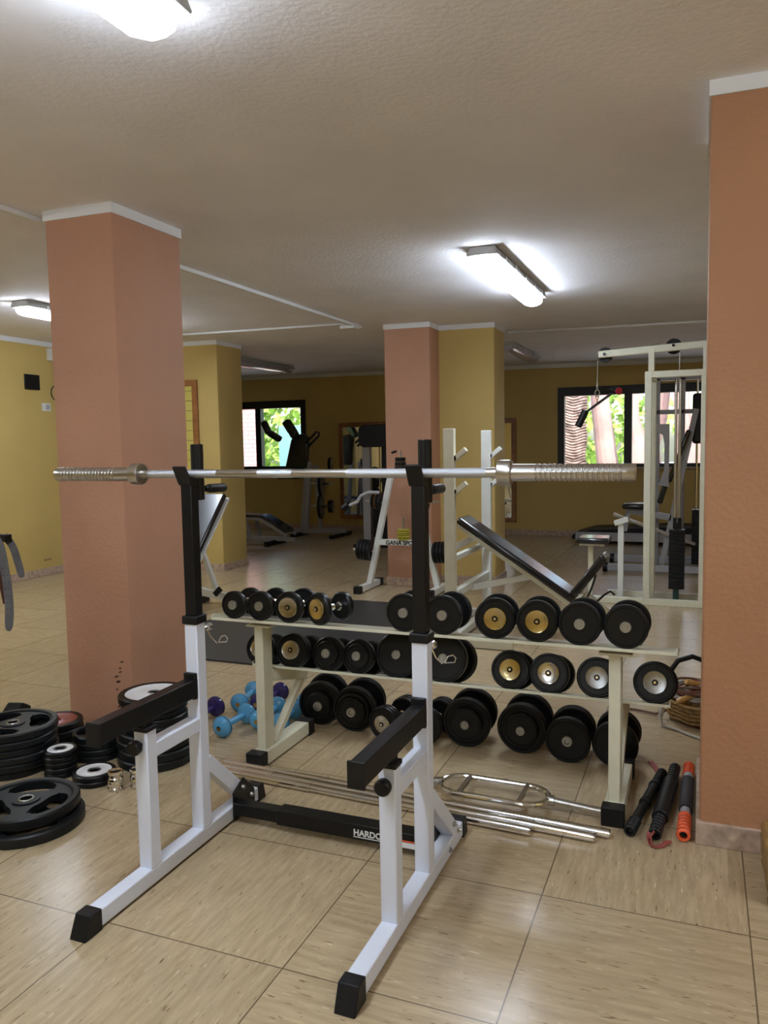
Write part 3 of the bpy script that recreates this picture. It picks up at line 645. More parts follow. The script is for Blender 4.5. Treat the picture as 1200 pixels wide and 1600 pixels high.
# ------------------------------------------------------------------ weight plates on the floor
def lathe_plate(b, R, t, bore=.026, rim=.03, rec=.006):
    e = .005; rim = min(rim, R*.2)
    b.lathe([(bore, rec), (bore+.012, rec*.4), (bore+.014, rec), (R-rim-.003, rec), (R-rim, 0.0), (R-e, 0), (R, e), (R, t-e), (R-e, t), (R-rim, t), (R-rim-.003, t-rec), (bore+.014, t-rec), (bore+.012, t-rec*.4), (bore, t-rec), (bore, rec)], seg=56)
def tri_plate(b, R, t, bore=.026):
    """rubber plate with three kidney-shaped hand openings"""
    e = .006; rim = R*.84
    b.lathe([(rim, .004), (rim+.006, 0), (R-e, 0), (R, e), (R, t-e), (R-e, t), (rim+.006, t), (rim, t-.004), (rim, .004)], seg=72)
    b.lathe([(bore, .002), (bore+.026, .002), (bore+.026, t-.002), (bore, t-.002), (bore, .002)], seg=40)
    r0, r3 = bore+.022, rim+.004; n = 90; zb, zt = .008, t-.007; mid = R*.60
    def rl_ru(th):
        u = ((th/(2*PI)*3) % 1)
        a = abs(u-.5)/.37
        if a >= 1: return mid, mid
        k = (1-a**3)**.5
        return mid-R*.22*k, min(mid+R*.22*k, r3-.003)
    rows = []
    for i in range(n):
        th = 2*PI*i/n; rl, ru = rl_ru(th); c, s_ = math.cos(th), math.sin(th); cols = []
        for r in (r0, rl, ru, r3): cols.append((b.b.verts.new((r*c, r*s_, zb)), b.b.verts.new((r*c, r*s_, zt))))
        rows.append((cols, ru-rl > .002))
    for i in range(n):
        (A, ha), (B, hb) = rows[i], rows[(i+1) % n]
        for k in (0, 2):
            b.b.faces.new((A[k][1], A[k+1][1], B[k+1][1], B[k][1])); b.b.faces.new((A[k][0], B[k][0], B[k+1][0], A[k+1][0]))
        if ha or hb:
            b.b.faces.new((A[1][0], B[1][0], B[1][1], A[1][1])); b.b.faces.new((A[2][1], B[2][1], B[2][0], A[2][0]))
ORD = ['topmost', 'second from top', 'third from top', 'fourth from top', 'fifth from top', 'sixth from top', 'seventh from top', 'eighth from top', 'bottom']
def stack(x, y, items, what, grp):
    """items from the floor up: (kind, R, t, face material or None, dx, dy)"""
    z = 0; n = len(items)
    for i, (kind, R, t, fm, dx, dy) in enumerate(items):
        k = n-1-i
        pos = ORD[k] if i or n == 1 else 'bottom'
        look = {'tri': 'black three-grip plate', 'disc': 'black rubber plate'}[kind]
        if fm is whitep: look = 'white-faced rubber plate'
        if fm is redp: look = 'red-faced rubber plate'
        root = thing('weight_plate', '%s, %s in %s' % (look, pos, what), 'weight plate', (x+dx, y+dy, z), .4+i*.7, grp)
        b = MB(); (tri_plate if kind == 'tri' else lathe_plate)(b, R, t); b.build('plate_body', rubber if kind == 'disc' else rubber2, root)
        b = MB(); b.lathe([(.0235, t-.006), (.029, t-.006), (.029, t-.0015), (.0275, t+.001), (.0245, t+.001), (.0235, t-.001), (.0235, t-.006)], seg=32); b.build('hub_ring', satin if fm is None else (redp if fm is redp else zinc), root)
        if fm:
            fr = R-min(.03, R*.2)-.001
            b = MB(); b.lathe([(.0295, t-.0065), (.0295, t-.002), (.04, t-.002), (.045, t-.004), (fr-.006, t-.004), (fr, t-.0015), (fr+.0005, t-.0065), (.0295, t-.0065)], seg=56); b.build('painted_face', fm, root)
        z += t
tri = lambda R, t, dx=0, dy=0: ('tri', R, t, None, dx, dy)
disc = lambda R, t, fm=None, dx=0, dy=0: ('disc', R, t, fm, dx, dy)
stack(-2.425, 2.215, [tri(.208, .042, .03, -.02), tri(.198, .042, -.005, .01)], 'the near pair at the bottom left corner', 'plates in the near left pair')
stack(-2.90, 2.60, [tri(.182, .034, -.01, 0), tri(.188, .034), tri(.19, .034, .004, .003), tri(.19, .034, -.003, 0), tri(.19, .034, .004, -.002), tri(.192, .036, .002, .003)], 'the tall wide stack at the left edge', 'plates in the stack at the left edge')
stack(-2.972, 2.925, [disc(.128, .034), disc(.130, .034, None, .004), disc(.130, .034, redp)], 'the stack topped by a red face', 'plates in the red topped stack')
stack(-2.625, 2.600, [disc(.068, .024), disc(.070, .024, None, .002), disc(.068, .024), disc(.070, .024, None, -.002), disc(.070, .024, whitep, .002, .002)], 'the narrow stack topped by a white face', 'small plates in the narrow stack')
stack(-2.435, 2.600, [disc(.092, .024, None, .003), disc(.092, .024, whitep)], 'the low pair beside the chrome collars', 'small plates beside the collars')
stack(-2.622, 2.835, [tri(.112, .03), tri(.112, .03, .003, 0), tri(.112, .03), tri(.112, .03, -.004, .003)], 'the low all-black stack against the pillar', 'plates in the low black stack')
stack(-2.33, 2.890, [tri(.174, .040), tri(.172, .040, .004, .002), tri(.170, .040, -.006, 0), tri(.168, .038, .004, 0), disc(.150, .034, None, .006, .004), disc(.145, .034, None, .004, 0), disc(.135, .028, None, .004, 0), disc(.152, .030, None, .0, .005), disc(.160, .034, whitep, -.004, .004)], 'the tall stack behind the left rack leg', 'plates in the tall white topped stack')
# chrome collars
def collar(x, y, z, lab):
    b = MB(); b.lathe([(.0245, 0), (.030, 0), (.032, .005), (.031, .013), (.0275, .018), (.0275, .026), (.031, .031), (.032, .038), (.030, .043), (.0245, .043), (.0225, .036), (.0225, .008), (.0245, 0)], seg=40)
    o = b.build('lock_collar', chrome); o.location = (x, y, z); tag(o, lab, 'collar', 'chrome lock collars beside the plates')
collar(-2.278, 2.55, 0, 'lower chrome lock collar of the two stacked in front of the plates'); collar(-2.276, 2.551, .043, 'upper chrome lock collar of the two stacked in front of the plates')
collar(-2.205, 2.605, 0, 'lower chrome lock collar half hidden behind the white rack post'); collar(-2.205, 2.605, .043, 'upper chrome lock collar half hidden behind the white rack post')
# hexagonal weight at the left edge
root = thing('hex_dumbbell', 'black hexagonal dumbbell half outside the frame behind the left edge stack', 'dumbbell', (-3.38, 2.95, 0), .25)
for s_ in (-.10, .10):
    b = MB(); b.prism([(.075*math.cos(PI/6+k*PI/3), .065+.075*math.sin(PI/6+k*PI/3)) for k in range(6)], 'x', s_-.045, s_+.045); b.build('hex_head', rubber2, root, bevel=.008)
MB().cyl((-.06, 0, .065), (.06, 0, .065), .016, 14).build('grip', chrome, root)

# ------------------------------------------------------------------ belts hanging at the left edge
root = thing('belt_stand', 'black peg of a rack standing just outside the left edge of the photo', 'stand', (-3.32, 2.80, 0))
MB().box(-.03, .03, -.03, .03, 0, 1.3).build('post', blacksteel, root, bevel=.004); MB().box(.03, .245, -.02, .02, 1.005, 1.04).build('peg', blacksteel, root, bevel=.003)
MB().box(-.2, .2, -.03, .03, 0, .04).build('foot', blacksteel, root, bevel=.004)
def belt(lab, pts, w, m_, y=2.80, holes=True, th=.004, name='lifting_belt'):
    root = thing(name, lab, 'belt', (pts[0][0], y, pts[0][1]), 0, 'belts hanging at the left edge')
    P = [V((p[0]-pts[0][0], p[2] if len(p) > 2 else 0, p[1]-pts[0][1])) for p in pts]
    # smooth path
    Q = []
    for i in range(len(P)-1):
        p0, p1, p2, p3 = P[max(i-1, 0)], P[i], P[i+1], P[min(i+2, len(P)-1)]
        for k in range(6):
            t = k/6; Q.append(.5*((2*p1)+(p2-p0)*t+(2*p0-5*p1+4*p2-p3)*t*t+(3*p1-p0-3*p2+p3)*t**3))
    Q.append(P[-1]); n = len(Q); b = MB(); prev = None; hp = []
    for i, p in enumerate(Q):
        d = (Q[min(i+1, n-1)]-Q[max(i-1, 0)]).normalized(); s_ = V((-d.z, 0, d.x)); s_ = (s_+V((0, .35, 0))).normalized(); nn = d.cross(s_).normalized()
        e = n-1-i; ww = w*(1 if e > 3 else (.35, .72, .9, .97)[e])
        cur = [b.b.verts.new(p+s_*ww/2+nn*th/2), b.b.verts.new(p-s_*ww/2+nn*th/2), b.b.verts.new(p-s_*ww/2-nn*th/2), b.b.verts.new(p+s_*ww/2-nn*th/2)]
        if prev:
            for k in range(4): b.b.faces.new((prev[k], prev[(k+1) % 4], cur[(k+1) % 4], cur[k]))
        else: b.b.faces.new(cur)
        prev = cur
        if holes and i > n*.35 and i % 2 == 0 and e > 5:
            for q in (-.22, .22): hp.append((p+s_*w*q, nn if nn.y < 0 else -nn))
    b.b.faces.new(prev[::-1]); b.build('strap', m_, root)
    if hp:
        b = MB()
        for c, nn in hp: b.lathe([(0, .0035), (.0022, .0035), (.0022, .001)], c, nn, 8)
        b.build('punched_holes', blacksteel, root)
belt('long grey leather lifting belt with two rows of punched holes, hanging at left edge', [(-3.135, 1.035), (-3.105, .98), (-3.085, .88), (-3.072, .78), (-3.070, .68), (-3.082, .575)], .042, leather, 2.775)
belt('shorter grey leather belt hanging in front of the yellow wall at the left edge', [(-3.125, 1.03), (-3.075, .98), (-3.045, .90), (-3.025, .83)], .036, leather, 2.82, False)
belt('dark brown strap with loop hanging beside the grey belts at the left edge', [(-3.155, 1.02), (-3.145, .9), (-3.14, .8), (-3.125, .72), (-3.13, .70)], .02, leatherd, 2.80, False)

# ------------------------------------------------------------------ rubber mat
b = MB(); b.prism(rrect(-3.80, -1.82, 4.40, 6.58, .01, 3), 'z', 0, .012); tag(b.build('rubber_mat', matm), 'large dark rubber floor mat behind the dumbbell rack', 'mat')

# ------------------------------------------------------------------ basket with ropes
root = thing('wicker_basket', 'low wicker basket on the floor half hidden behind the right pillar', 'basket', (.05, 4.27, 0))
b = MB(); prof = [(0, 0), (.15, 0), (.19, .03), (.20, .08), (.205, .11), (.195, .115), (.185, .08), (.17, .03), (.14, .012), (0, .012)]
b.lathe(prof, seg=44)
b.build('woven_bowl', wicker, root)
b = MB()
for k in range(5): b.tube([((.192+.003*k)*math.cos(t/40*2*PI), (.192+.003*k)*math.sin(t/40*2*PI), .03+k*.02+.003*math.sin(t*PI/2)) for t in range(40)], .008, 6, True)
b.build('woven_rim', wicker, root)
for k, (lab, m_, r_) in enumerate((('tangled dark brown skipping rope heaped in the wicker basket', ropeb, .006), ('pale skipping rope coiled over the left side of the wicker basket', ropew, .007), ('reddish brown cord looped on top of the basket heap', mat('red_cord', (.22, .06, .05), .6), .005))):
    b = MB(); pts = []; rr = random.Random(k+3)
    for i in range(90):
        t = i/90*2*PI*5.3; R_ = .085+.05*math.sin(t*.37+k)+rr.uniform(-.006, .006)
        pts.append((-.06+R_*math.cos(t+k), 0+R_*math.sin(t+k)*.8, .125+.05*(1+math.sin(t*.61+k*2))/1.4-.3*max(0, R_-.1)))
    o_ = thing('skipping_rope', lab, 'rope', (.05, 4.25, 0)); b.tube(pts, r_, 8); b.build('cord', m_, o_)
    b = MB(); a = 1.9+k*.9
    if k != 1: b.lathe([(0, 0), (.011, 0), (.016, .02), (.013, .05), (.017, .09), (.012, .11), (0, .11)], (-.06+.02*k, -.07+.03*k, .155+.015*k), (-.7, -.5, .25*(k-1)), 14); b.build('wooden_handle', handlew, o_)
b = MB(); b.tube([(-.16, 4.12, .11), (-.175, 4.10, .06), (-.165, 4.08, .012), (-.10, 4.05, .008), (-.02, 3.98, .008), (.06, 3.93, .008), (.12, 3.90, .008)], .007, 8); b.tube([(-.15, 4.14, .12), (-.175, 4.12, .07), (-.17, 4.10, .05), (-.155, 4.13, .12)], .009, 8)
tag(b.build('pale_cord', ropew), 'pale cord running over the basket side and along the floor', 'rope')
b = MB(); b.tube([(-.40, 4.30, .008), (-.30, 4.28, .01), (-.2, 4.24, .012), (-.15, 4.2, .05)], .007, 8); tag(b.build('brown_cord', ropeb), 'brown cord end lying on the floor left of the basket', 'rope')
b = MB(); b.tube([(-.14, 4.36, .12), (-.13, 4.38, .22), (-.10, 4.40, .262), (-.03, 4.42, .285), (.02, 4.42, .27), (.07, 4.42, .19), (.12, 4.42, .13)], .014, 10); tag(b.build('carry_handle', blackplastic), 'curved black handle arching over the wicker basket', 'handle')
# wooden leg at the right edge
root = thing('wooden_stool', 'mottled brown wooden furniture foot at the right edge beside the pillar', 'stool', (.42, 2.70, 0))
for sx, sy in ((-1, -1), (1, -1), (-1, 1), (1, 1)):
    b = MB(); b.lathe([(0, 0), (.020, 0), (.024, .02), (.018, .035), (.026, .06), (.022, .09), (.028, .11), (0, .11)], (sx*.19, sy*.12, 0)); b.build('leg', darkwood, root)
MB().box(-.215, .215, -.145, .145, .045, .15).build('seat', darkwood, root, bevel=.01)

# ------------------------------------------------------------------ weight tree by the central pillar
root = thing('weight_tree', 'white A-frame weight tree with black and yellow plates before the central pillar', 'weight tree', (-2.72, 7.2, 0))
T0 = V((-2.72, 7.2, 0))
for s_, nm in ((-1, 0), (1, 0)):
    MB().bar((s_*.36, 0, .05), (s_*.105, 0, 1.175), .055, .055, (0, 1, 0)).build('leg', offwhite, root, bevel=.004)
    MB().box(s_*.37-.03, s_*.37+.03, -.24, .24, .006, .066).build('foot_tube', offwhite, root, bevel=.004)
    for ya in (-1, 1): MB().box(s_*.37-.036, s_*.37+.036, ya*.27-.035, ya*.27+.035, 0, .072).build('foot_cap', blackplastic, root, bevel=.004)
    for zz, L in ((.38, .20), (.87, .16)):
        xx = s_*(.36-(zz-.05)/1.19*.27)
        MB().cyl((xx, 0, zz), (xx+s_*(L+.05), 0, zz+.02), .012, 12).build('side_peg', satin, root)
MB().box(-.135, .135, -.028, .028, 1.15, 1.19).build('top_beam', offwhite, root, bevel=.003)
bm_ = MB().box(-.255, .255, -.03, .03, .455, .51).build('crossbeam', offwhite, root, bevel=.003)
text('crossbeam_lettering', 'GANA SPORT', .058, (-.165, -.0315, .462), (PI/2, 0, 0), textk, bm_)
MB().cyl((.01, 0, .51), (.01, 0, .73), .014, 12).build('upper_peg', satin, root); MB().cyl((-.01, 0, 1.19), (-.01, 0, 1.385), .012, 12).build('upper_peg', satin, root)
MB().cyl((-.10, 0, 1.365), (-.05, 0, 1.38), .012, 10).build('loose_pin', blacksteel, root)
def tplate(c, ax, R, t, m_, lab, g): 
    o_ = MB(); o_.lathe([(.013, 0), (R-.004, 0), (R, .004), (R, t-.004), (R-.004, t), (.013, t), (.013, 0)], (0, 0, 0), ax, 32); p_ = o_.build('weight_plate', m_); p_.location = T0+V(c); tag(p_, lab, 'weight plate', g)
for i in range(4):
    s_ = -1; tplate((-.33-.036*i, 0, .392+.003*i), (-1, 0, .05), .105, .030, rubber, 'black plate on the lower left peg of the weight tree, %s' % ['nearest the frame', 'second from the frame', 'third from the frame', 'outermost'][i], 'plates on the lower left peg')
    tplate((.33+.036*i, 0, .392+.003*i), (1, 0, .05), .105, .030, rubber, 'black plate on the lower right peg of the weight tree, %s' % ['nearest the frame', 'second from the frame', 'third from the frame', 'outermost'][i], 'plates on the lower right peg')
for i, m_ in enumerate((rubber, rubber, platec, rubber)):
    tplate((-.215-.025*i, 0, .884+.002*i), (-1, 0, .05), .085-.003*i, .02 if m_ is rubber else .008, m_, ['inner black plate on the upper left peg of the weight tree', 'second black plate on the upper left peg of the weight tree', 'thin copper coloured ring among plates on the upper left peg', 'outer black plate on the upper left peg of the weight tree'][i], 'plates on the upper left peg')
for i in range(2): tplate((.215+.026*i, 0, .884), (1, 0, .05), .085, .02, rubber, 'black plate on the upper right peg of the weight tree, %s' % ['inner', 'outer'][i], 'plates on the upper right peg')
for i in range(5): tplate((.01, 0, .511+i*.022), (0, 0, 1), .060+.006*(i%2), .018, yellowp, 'small yellow plate on the middle peg of the weight tree, %s' % ['bottom', 'second up', 'third up', 'fourth up', 'top'][i], 'yellow plates on the middle peg')
for i in range(3): tplate((-.01, 0, 1.19+i*.044), (0, 0, 1), .058-.003*i, .04, rubber, 'small black plate on top of the weight tree, %s' % ['bottom', 'middle', 'top'][i], 'plates on top of the weight tree')
root = thing('curl_bar', 'bent grey curl bar hung on the left side of the weight tree', 'curl bar', (-3.05, 7.1, 0))
MB().tube([(.13, 0, .98), (.03, -.02, .985), (-.05, -.03, .95), (-.09, -.03, .89), (-.16, -.03, .86), (-.22, -.03, .83)], .016, 10).build('shaft', greyp, root)
MB().cyl((-.18, -.03, .86), (-.24, -.03, .82), .035, 16).build('end_weight', rubber, root)

# ------------------------------------------------------------------ bench press station behind the rack
root = thing('bench_press_station', 'cream squat station with two tall uprights and a steep black incline bench', 'incline bench press', (-1.64, 5.8, 0))
S0 = V((-1.64, 5.8, 0)); P_ = lambda x, y, z: (x+1.64, y-5.8, z)
for y, m_ in ((5.3, cream), (6.32, offwhite)):
    MB().bar(P_(-1.64, y, 0.0), P_(-1.64, y, 1.545), .078, .05, (1, 0, 0)).build('upright', m_, root, bevel=.004)
    for zz in (1.335, 1.10):
        b = MB(); b.bar(P_(-1.605, y, zz-.005), P_(-1.52, y, zz+.065), .045, .034, (0, 1, 0)); b.bar(P_(-1.62, y, zz), P_(-1.585, y, zz+.0), .045, .04, (0, 1, 0)); b.build('bar_hook', m_, root, bevel=.002)
    MB().box(*[q for q in (.0-.35, .45)], y-5.8-.03, y-5.8+.03, .004, .06).build('foot_tube', m_, root, bevel=.004)
MB().bar(P_(-1.64, 5.3, .36), P_(-1.64, 6.32, .36), .055, .055).build('lower_crosstube', offwhite, root, bevel=.004)
MB().bar(P_(-1.64, 5.3, .04), P_(-1.64, 6.32, .04), .055, .055).build('floor_crosstube', offwhite, root, bevel=.004)
MB().bar(P_(-1.62, 6.3, .63), P_(-1.62, 5.33, .63), .04, .04).build('upper_crosstube', offwhite, root, bevel=.004)
MB().bar(P_(-1.64, 5.8, .33), P_(-1.14, 5.8, .45), .045, .045).build('bench_strut', offwhite, root, bevel=.004)
MB().bar(P_(-1.80, 5.8, .62), P_(-1.56, 5.8, .745), .05, .05).build('back_strut', offwhite, root, bevel=.004)
# backrest
dx = V((.92, 0, -.615)).normalized(); 
def pad(parent, p, q, w, t, m_=padm, side=(0, 1, 0), name='pad', bev=.018):
    return MB().bar(p, q, w, t, side).build(name, m_, parent, bevel=bev, seg=3)
pad(root, P_(-1.70, 5.8, .870), P_(-.835, 5.8, .300), .27, .055, name='backrest')
MB().bar(P_(-1.70, 5.72, .822), P_(-.80, 5.72, .225), .03, .045, (0, 1, 0)).build('bench_rail', cream, root, bevel=.003)
MB().bar(P_(-1.70, 5.88, .822), P_(-.80, 5.88, .225), .03, .045, (0, 1, 0)).build('bench_rail', cream, root, bevel=.003)
pad(root, P_(-.845, 5.8, .335), P_(-.625, 5.8, .625), .27, .06, name='seat_pad')
b = MB(); b.bar(P_(-.78, 5.8, .33), P_(-.42, 5.8, .03), .055, .06, (0, 1, 0)); b.build('front_leg', cream, root, bevel=.003)
MB().box(*[P_(-.50, 0, 0)[0], P_(-.38, 0, 0)[0]], -.25, .25, 0, .05).build('front_foot', offwhite, root, bevel=.004)
b = MB(); b.tube([P_(-.74, 5.66, .33), P_(-.71, 5.66, .40), P_(-.68, 5.66, .50)], .007, 8); b.build('seat_support', blacksteel, root)
b = MB(); b.tube([P_(-.70, 5.66, .28), P_(-.62, 5.66, .36), P_(-.58, 5.66, .385), P_(-.55, 5.66, .36)], .008, 8); b.build('adjusting_lever', blacksteel, root)
MB().cyl(P_(-.78, 5.62, .30), P_(-.78, 5.98, .30), .02, 14).build('pivot_bolt', chrome, root)

# ------------------------------------------------------------------ left adjustable bench
root = thing('adjustable_bench', 'white adjustable bench with raised black backrest seen behind the left rack upright', 'bench', (-4.25, 6.1, 0))
Q_ = lambda x, y, z: (x+4.25, y-6.1, z)
pad(root, Q_(-4.31, 6.32, 1.00), Q_(-4.31, 5.80, .44), .30, .055, name='backrest', side=(1, 0, 0))
MB().bar(Q_(-4.29, 6.35, .965), Q_(-4.29, 5.83, .405), .29, .02, (1, 0, 0)).build('backrest_frame', offwhite, root, bevel=.003)
pad(root, Q_(-4.31, 5.79, .43), Q_(-4.31, 5.45, .47), .30, .06, name='seat_pad', side=(1, 0, 0))
MB().bar(Q_(-4.30, 6.05, .60), Q_(-4.16, 6.1, .14), .04, .04, (0, 1, 0)).build('support_strut', offwhite, root, bevel=.003)
MB().bar(Q_(-4.36, 6.0, .50), Q_(-4.36, 6.1, .12), .04, .04, (0, 1, 0)).build('support_strut', offwhite, root, bevel=.003)
MB().bar(Q_(-4.75, 6.1, .17), Q_(-3.80, 6.1, .035), .06, .07, (0, 1, 0)).build('spine_tube', offwhite, root, bevel=.004)
MB().bar(Q_(-4.12, 6.02, .10), Q_(-4.06, 6.02, .16), .03, .05, (0, 1, 0)).build('stop_bracket', blacksteel, root, bevel=.003)
MB().box(-.55, -.49, -.25, .25, 0, .05).build('rear_foot', offwhite, root, bevel=.004); MB().box(.38, .44, -.25, .25, 0, .05).build('front_foot', offwhite, root, bevel=.004)
MB().box(-.09, -.05, -.10, .10, 0, .06).build('wheel', blackplastic, root, bevel=.006)

# ------------------------------------------------------------------ cable machine at the right
root = thing('cable_machine', 'tall cream cable pulldown machine left of the right pillar with black weight stack', 'cable machine', (-.22, 7.2, 0))
K = lambda x, y, z: (x+.22, y-7.2, z)
def kb(x0, x1, y0, y1, z0, z1, nm, m_=cream): return MB().box(x0+.22, x1+.22, y0-7.2, y1-7.2, z0, z1).build(nm, m_, root, bevel=.004)
kb(-.462, -.405, 7.172, 7.228, .054, 2.03, 'front_upright'); kb(-.01, .045, 7.172, 7.228, .054, 2.03, 'front_upright')
kb(-.415, -.375, 7.36, 7.41, .03, 1.98, 'rear_upright'); kb(.0, .045, 7.36, 7.41, .03, 1.98, 'rear_upright')
kb(-.406, -.009, 7.172, 7.228, 1.975, 2.03, 'top_beam'); kb(-.41, -.37, 7.22, 7.37, 1.95, 1.99, 'top_side_beam')
kb(-.435, -.385, 7.17, 7.23, 2.03, 2.22, 'boom_post'); kb(-.0, .05, 7.17, 7.23, 2.03, 2.22, 'boom_post')
MB().bar(K(-.855, 7.2, 2.198), K(.25, 7.2, 2.245), .05, .062, (0, 1, 0)).build('boom', cream, root, bevel=.01)
kb(-1.05, .3, 7.17, 7.23, .0, .055, 'base_beam'); kb(-.80, .2, 7.50, 7.56, .0, .055, 'base_beam'); kb(-1.10, -1.04, 7.0, 7.7, 0, .05, 'base_foot')
for xx, zz in ((-.80, 2.198), (-.235, 2.238)):
    b = MB(); b.lathe([(0, 0), (.062, 0), (.066, .004), (.058, .011), (.058, .014), (.066, .021), (.062, .025), (0, .025)], K(xx, 7.235, zz), (0, 1, 0), 32); p_ = b.build('pulley', blackplastic, root)
    b = MB(); b.lathe([(0, 0), (.012, 0), (.012, .012), (0, .012)], K(xx, 7.168, zz), (0, -1, 0), 12); b.build('axle_bolt', blacksteel, p_)
b = MB(); b.cyl(K(-.865, 7.247, 2.15), K(-.868, 7.247, 1.96), .005, 8); b.cyl(K(-.185, 7.247, 2.21), K(-.19, 7.30, .72), .004, 8); b.tube([K(-.80, 7.247, 2.228), K(-.5, 7.247, 2.25), K(-.235, 7.247, 2.288)], .004, 8); b.build('steel_cable', satin, root)
b = MB(); b.lathe([(.006, 0), (.009, .01), (.009, .05), (.006, .06)], K(-.868, 7.247, 1.90), (0, 0, 1), 10); b.tube([K(-.868+.02*math.cos(t/10*2*PI), 7.247, 1.865+.032*math.sin(t/10*2*PI)) for t in range(10)], .005, 8, True); b.build('carabiner', satin, root)
# guide rods and weight stack
for xx in (-.212, -.178): MB().cyl(K(xx, 7.36, .12), K(xx, 7.36, 1.97), .012, 14).build('guide_rod', satin, root)
for i in range(16):
    z0 = .13+i*.033; MB().box(-.255+.22, -.125+.22, 7.30-7.2, 7.42-7.2, z0, z0+.030).build('stack_plate', blacksteel, root, bevel=.002)
kb(-.225, -.155, 7.33, 7.39, .66, .76, 'stack_head', blacksteel); kb(-.22, -.17, 7.33, 7.39, .0, .13, 'stack_buffer', mat('dark_green_rubber', (.02, .06, .045), .5))
# seat and leg hold
MB().bar(K(-.93, 7.35, .03), K(-.93, 7.35, .50), .045, .045, (1, 0, 0)).build('seat_post', cream, root, bevel=.003)
MB().box(-1.02+.22, -.80+.22, .04, .26, .50, .52).build('seat_plate', cream, root, bevel=.003)
MB().box(-1.04+.22, -.76+.22, .0, .30, .52, .575).build('seat_pad', padm, root, bevel=.02, seg=3)
MB().bar(K(-.665, 7.35, .03), K(-.665, 7.35, .70), .05, .05, (1, 0, 0)).build('knee_post', offwhite, root, bevel=.003)
MB().bar(K(-.72, 7.35, .70), K(-.60, 7.35, .74), .09, .045, (0, 1, 0)).build('knee_bracket', offwhite, root, bevel=.003)
# V handle hanging
root = thing('pulldown_handle', 'black angled pulldown bar hanging from the cable with one red tipped grip', 'handle', (-.868, 7.247, 1.83))
MB().bar((-.10, 0, -.13), (.16, 0, .055), .022, .022).build('bar', blacksteel, root, bevel=.004)
b = MB(); b.cyl((-.10, 0, -.115), (-.165, -.02, -.255), .032, 20); b.build('grip', blackplastic, root, bevel=.006)
b = MB(); b.cyl((.12, 0, .065), (.19, -.07, .045), .030, 20); g_ = b.build('grip', blackplastic, root, bevel=.006)
b = MB(); b.cyl((.188, -.068, .045), (.196, -.078, .042), .031, 20); b.build('red_tip', mat('dark_red_tip', (.35, .015, .03), .4), g_)
b = MB(); b.tube([(.012*math.cos(t/8*2*PI), 0, .0+.016*math.sin(t/8*2*PI)) for t in range(8)], .004, 6, True); b.cyl((0, 0, -.012), (0, 0, -.07), .006, 8); b.build('eye_bolt', yellow_tinted, root)

# ------------------------------------------------------------------ machines behind the cable machine
root = thing('leg_curl_machine', 'white seated leg machine behind the cable machine with black seat and stack', 'exercise machine', (-.3, 9.3, 0))
H = lambda x, y, z: (x+.3, y-9.3, z)
MB().box(-.82+.3, -.50+.3, -.15, .15, .68, .74).build('seat_pad', padm, root, bevel=.025, seg=3)
MB().bar(H(-.78, 9.3, .66), H(-.30, 9.3, .58), .06, .07, (0, 1, 0)).build('seat_frame', greyp, root, bevel=.004)
MB().bar(H(-.76, 9.3, .66), H(-.80, 9.3, .42), .05, .05, (0, 1, 0)).build('seat_leg', greyp, root, bevel=.004)
MB().bar(H(-.40, 9.3, .05), H(-.06, 9.3, 1.78), .06, .06, (0, 1, 0)).build('main_upright', greyp, root, bevel=.004)
MB().bar(H(-.33, 9.3, .98), H(-.13, 9.3, 1.55), .24, .05, (0, 1, 0)).build('backrest', padm, root, bevel=.02, seg=3)
MB().bar(H(-.43, 9.3, .74), H(-.36, 9.3, .98), .10, .06, (0, 1, 0)).build('roller_pad', padm, root, bevel=.02, seg=3)
b = MB(); b.prism([(-.14, .95), (-.03, .93), (-.03, 1.62), (-.20, 1.62), (-.20, 1.57), (-.10, 1.50), (-.08, 1.40), (-.08, 1.12)], 'y', -.12, -.08); b.build('guard_plate', greyp, root, bevel=.003)
for xx in (-.48, -.21): MB().box(xx-.03+.3, xx+.03+.3, .30, .36, 0, 2.15).build('frame_post', greyp, root, bevel=.004)
MB().box(-.51+.3, .45+.3, .30, .36, 2.12, 2.17).build('frame_beam', greyp, root, bevel=.004)
MB().box(-.51+.3, .45+.3, .30, .36, 1.74, 1.79).build('frame_beam', greyp, root, bevel=.004)
for yy in (-.35, .35): MB().box(-.95+.3, .7+.3, yy-.03, yy+.03, .02, .09).build('base_tube', greyp, root, bevel=.004)
for yy in (-.35, .35): MB().cyl((-.70, yy, .055), (-.65, yy, .055), .055, 16).build('foot_cap', blackplastic, root)
for i in range(18): MB().box(-.09+.3, .10+.3, .02, .18, .06+i*.034, .091+i*.034).build('stack_plate', blacksteel, root, bevel=.002)
for xx in (-.05, .06): MB().cyl((xx+.3, .10, .2), (xx+.3, .10, 2.1), .012, 10).build('guide_rod', chrome, root)
MB().box(-.10+.3, .12+.3, .0, .2, 1.40, 1.95).build('stack_shroud', blackplastic, root, bevel=.03)
MB().bar(H(-.92, 9.2, .62), H(-.05, 9.2, .30), .035, .035, (0, 1, 0)).build('lever_arm', satin, root, bevel=.004)
root = thing('treadmill', 'long low dark treadmill below the right window', 'treadmill', (-.6, 11.7, 0))
b = MB(); b.prism([(-1.1, .06), (1.1, .10), (1.1, .24), (.2, .26), (-.85, .20), (-1.1, .12)], 'y', -.35, .35); b.build('deck', blackplastic, root, bevel=.01)
b = MB(); b.box(-1.05, 1.0, -.37, -.355, .05, .17); b.build('side_rail', greyp, root, bevel=.003)
for xx in (-1.0, 1.0): MB().cyl((xx, -.33, .05), (xx, .33, .05), .05, 14).build('roller', blacksteel, root)
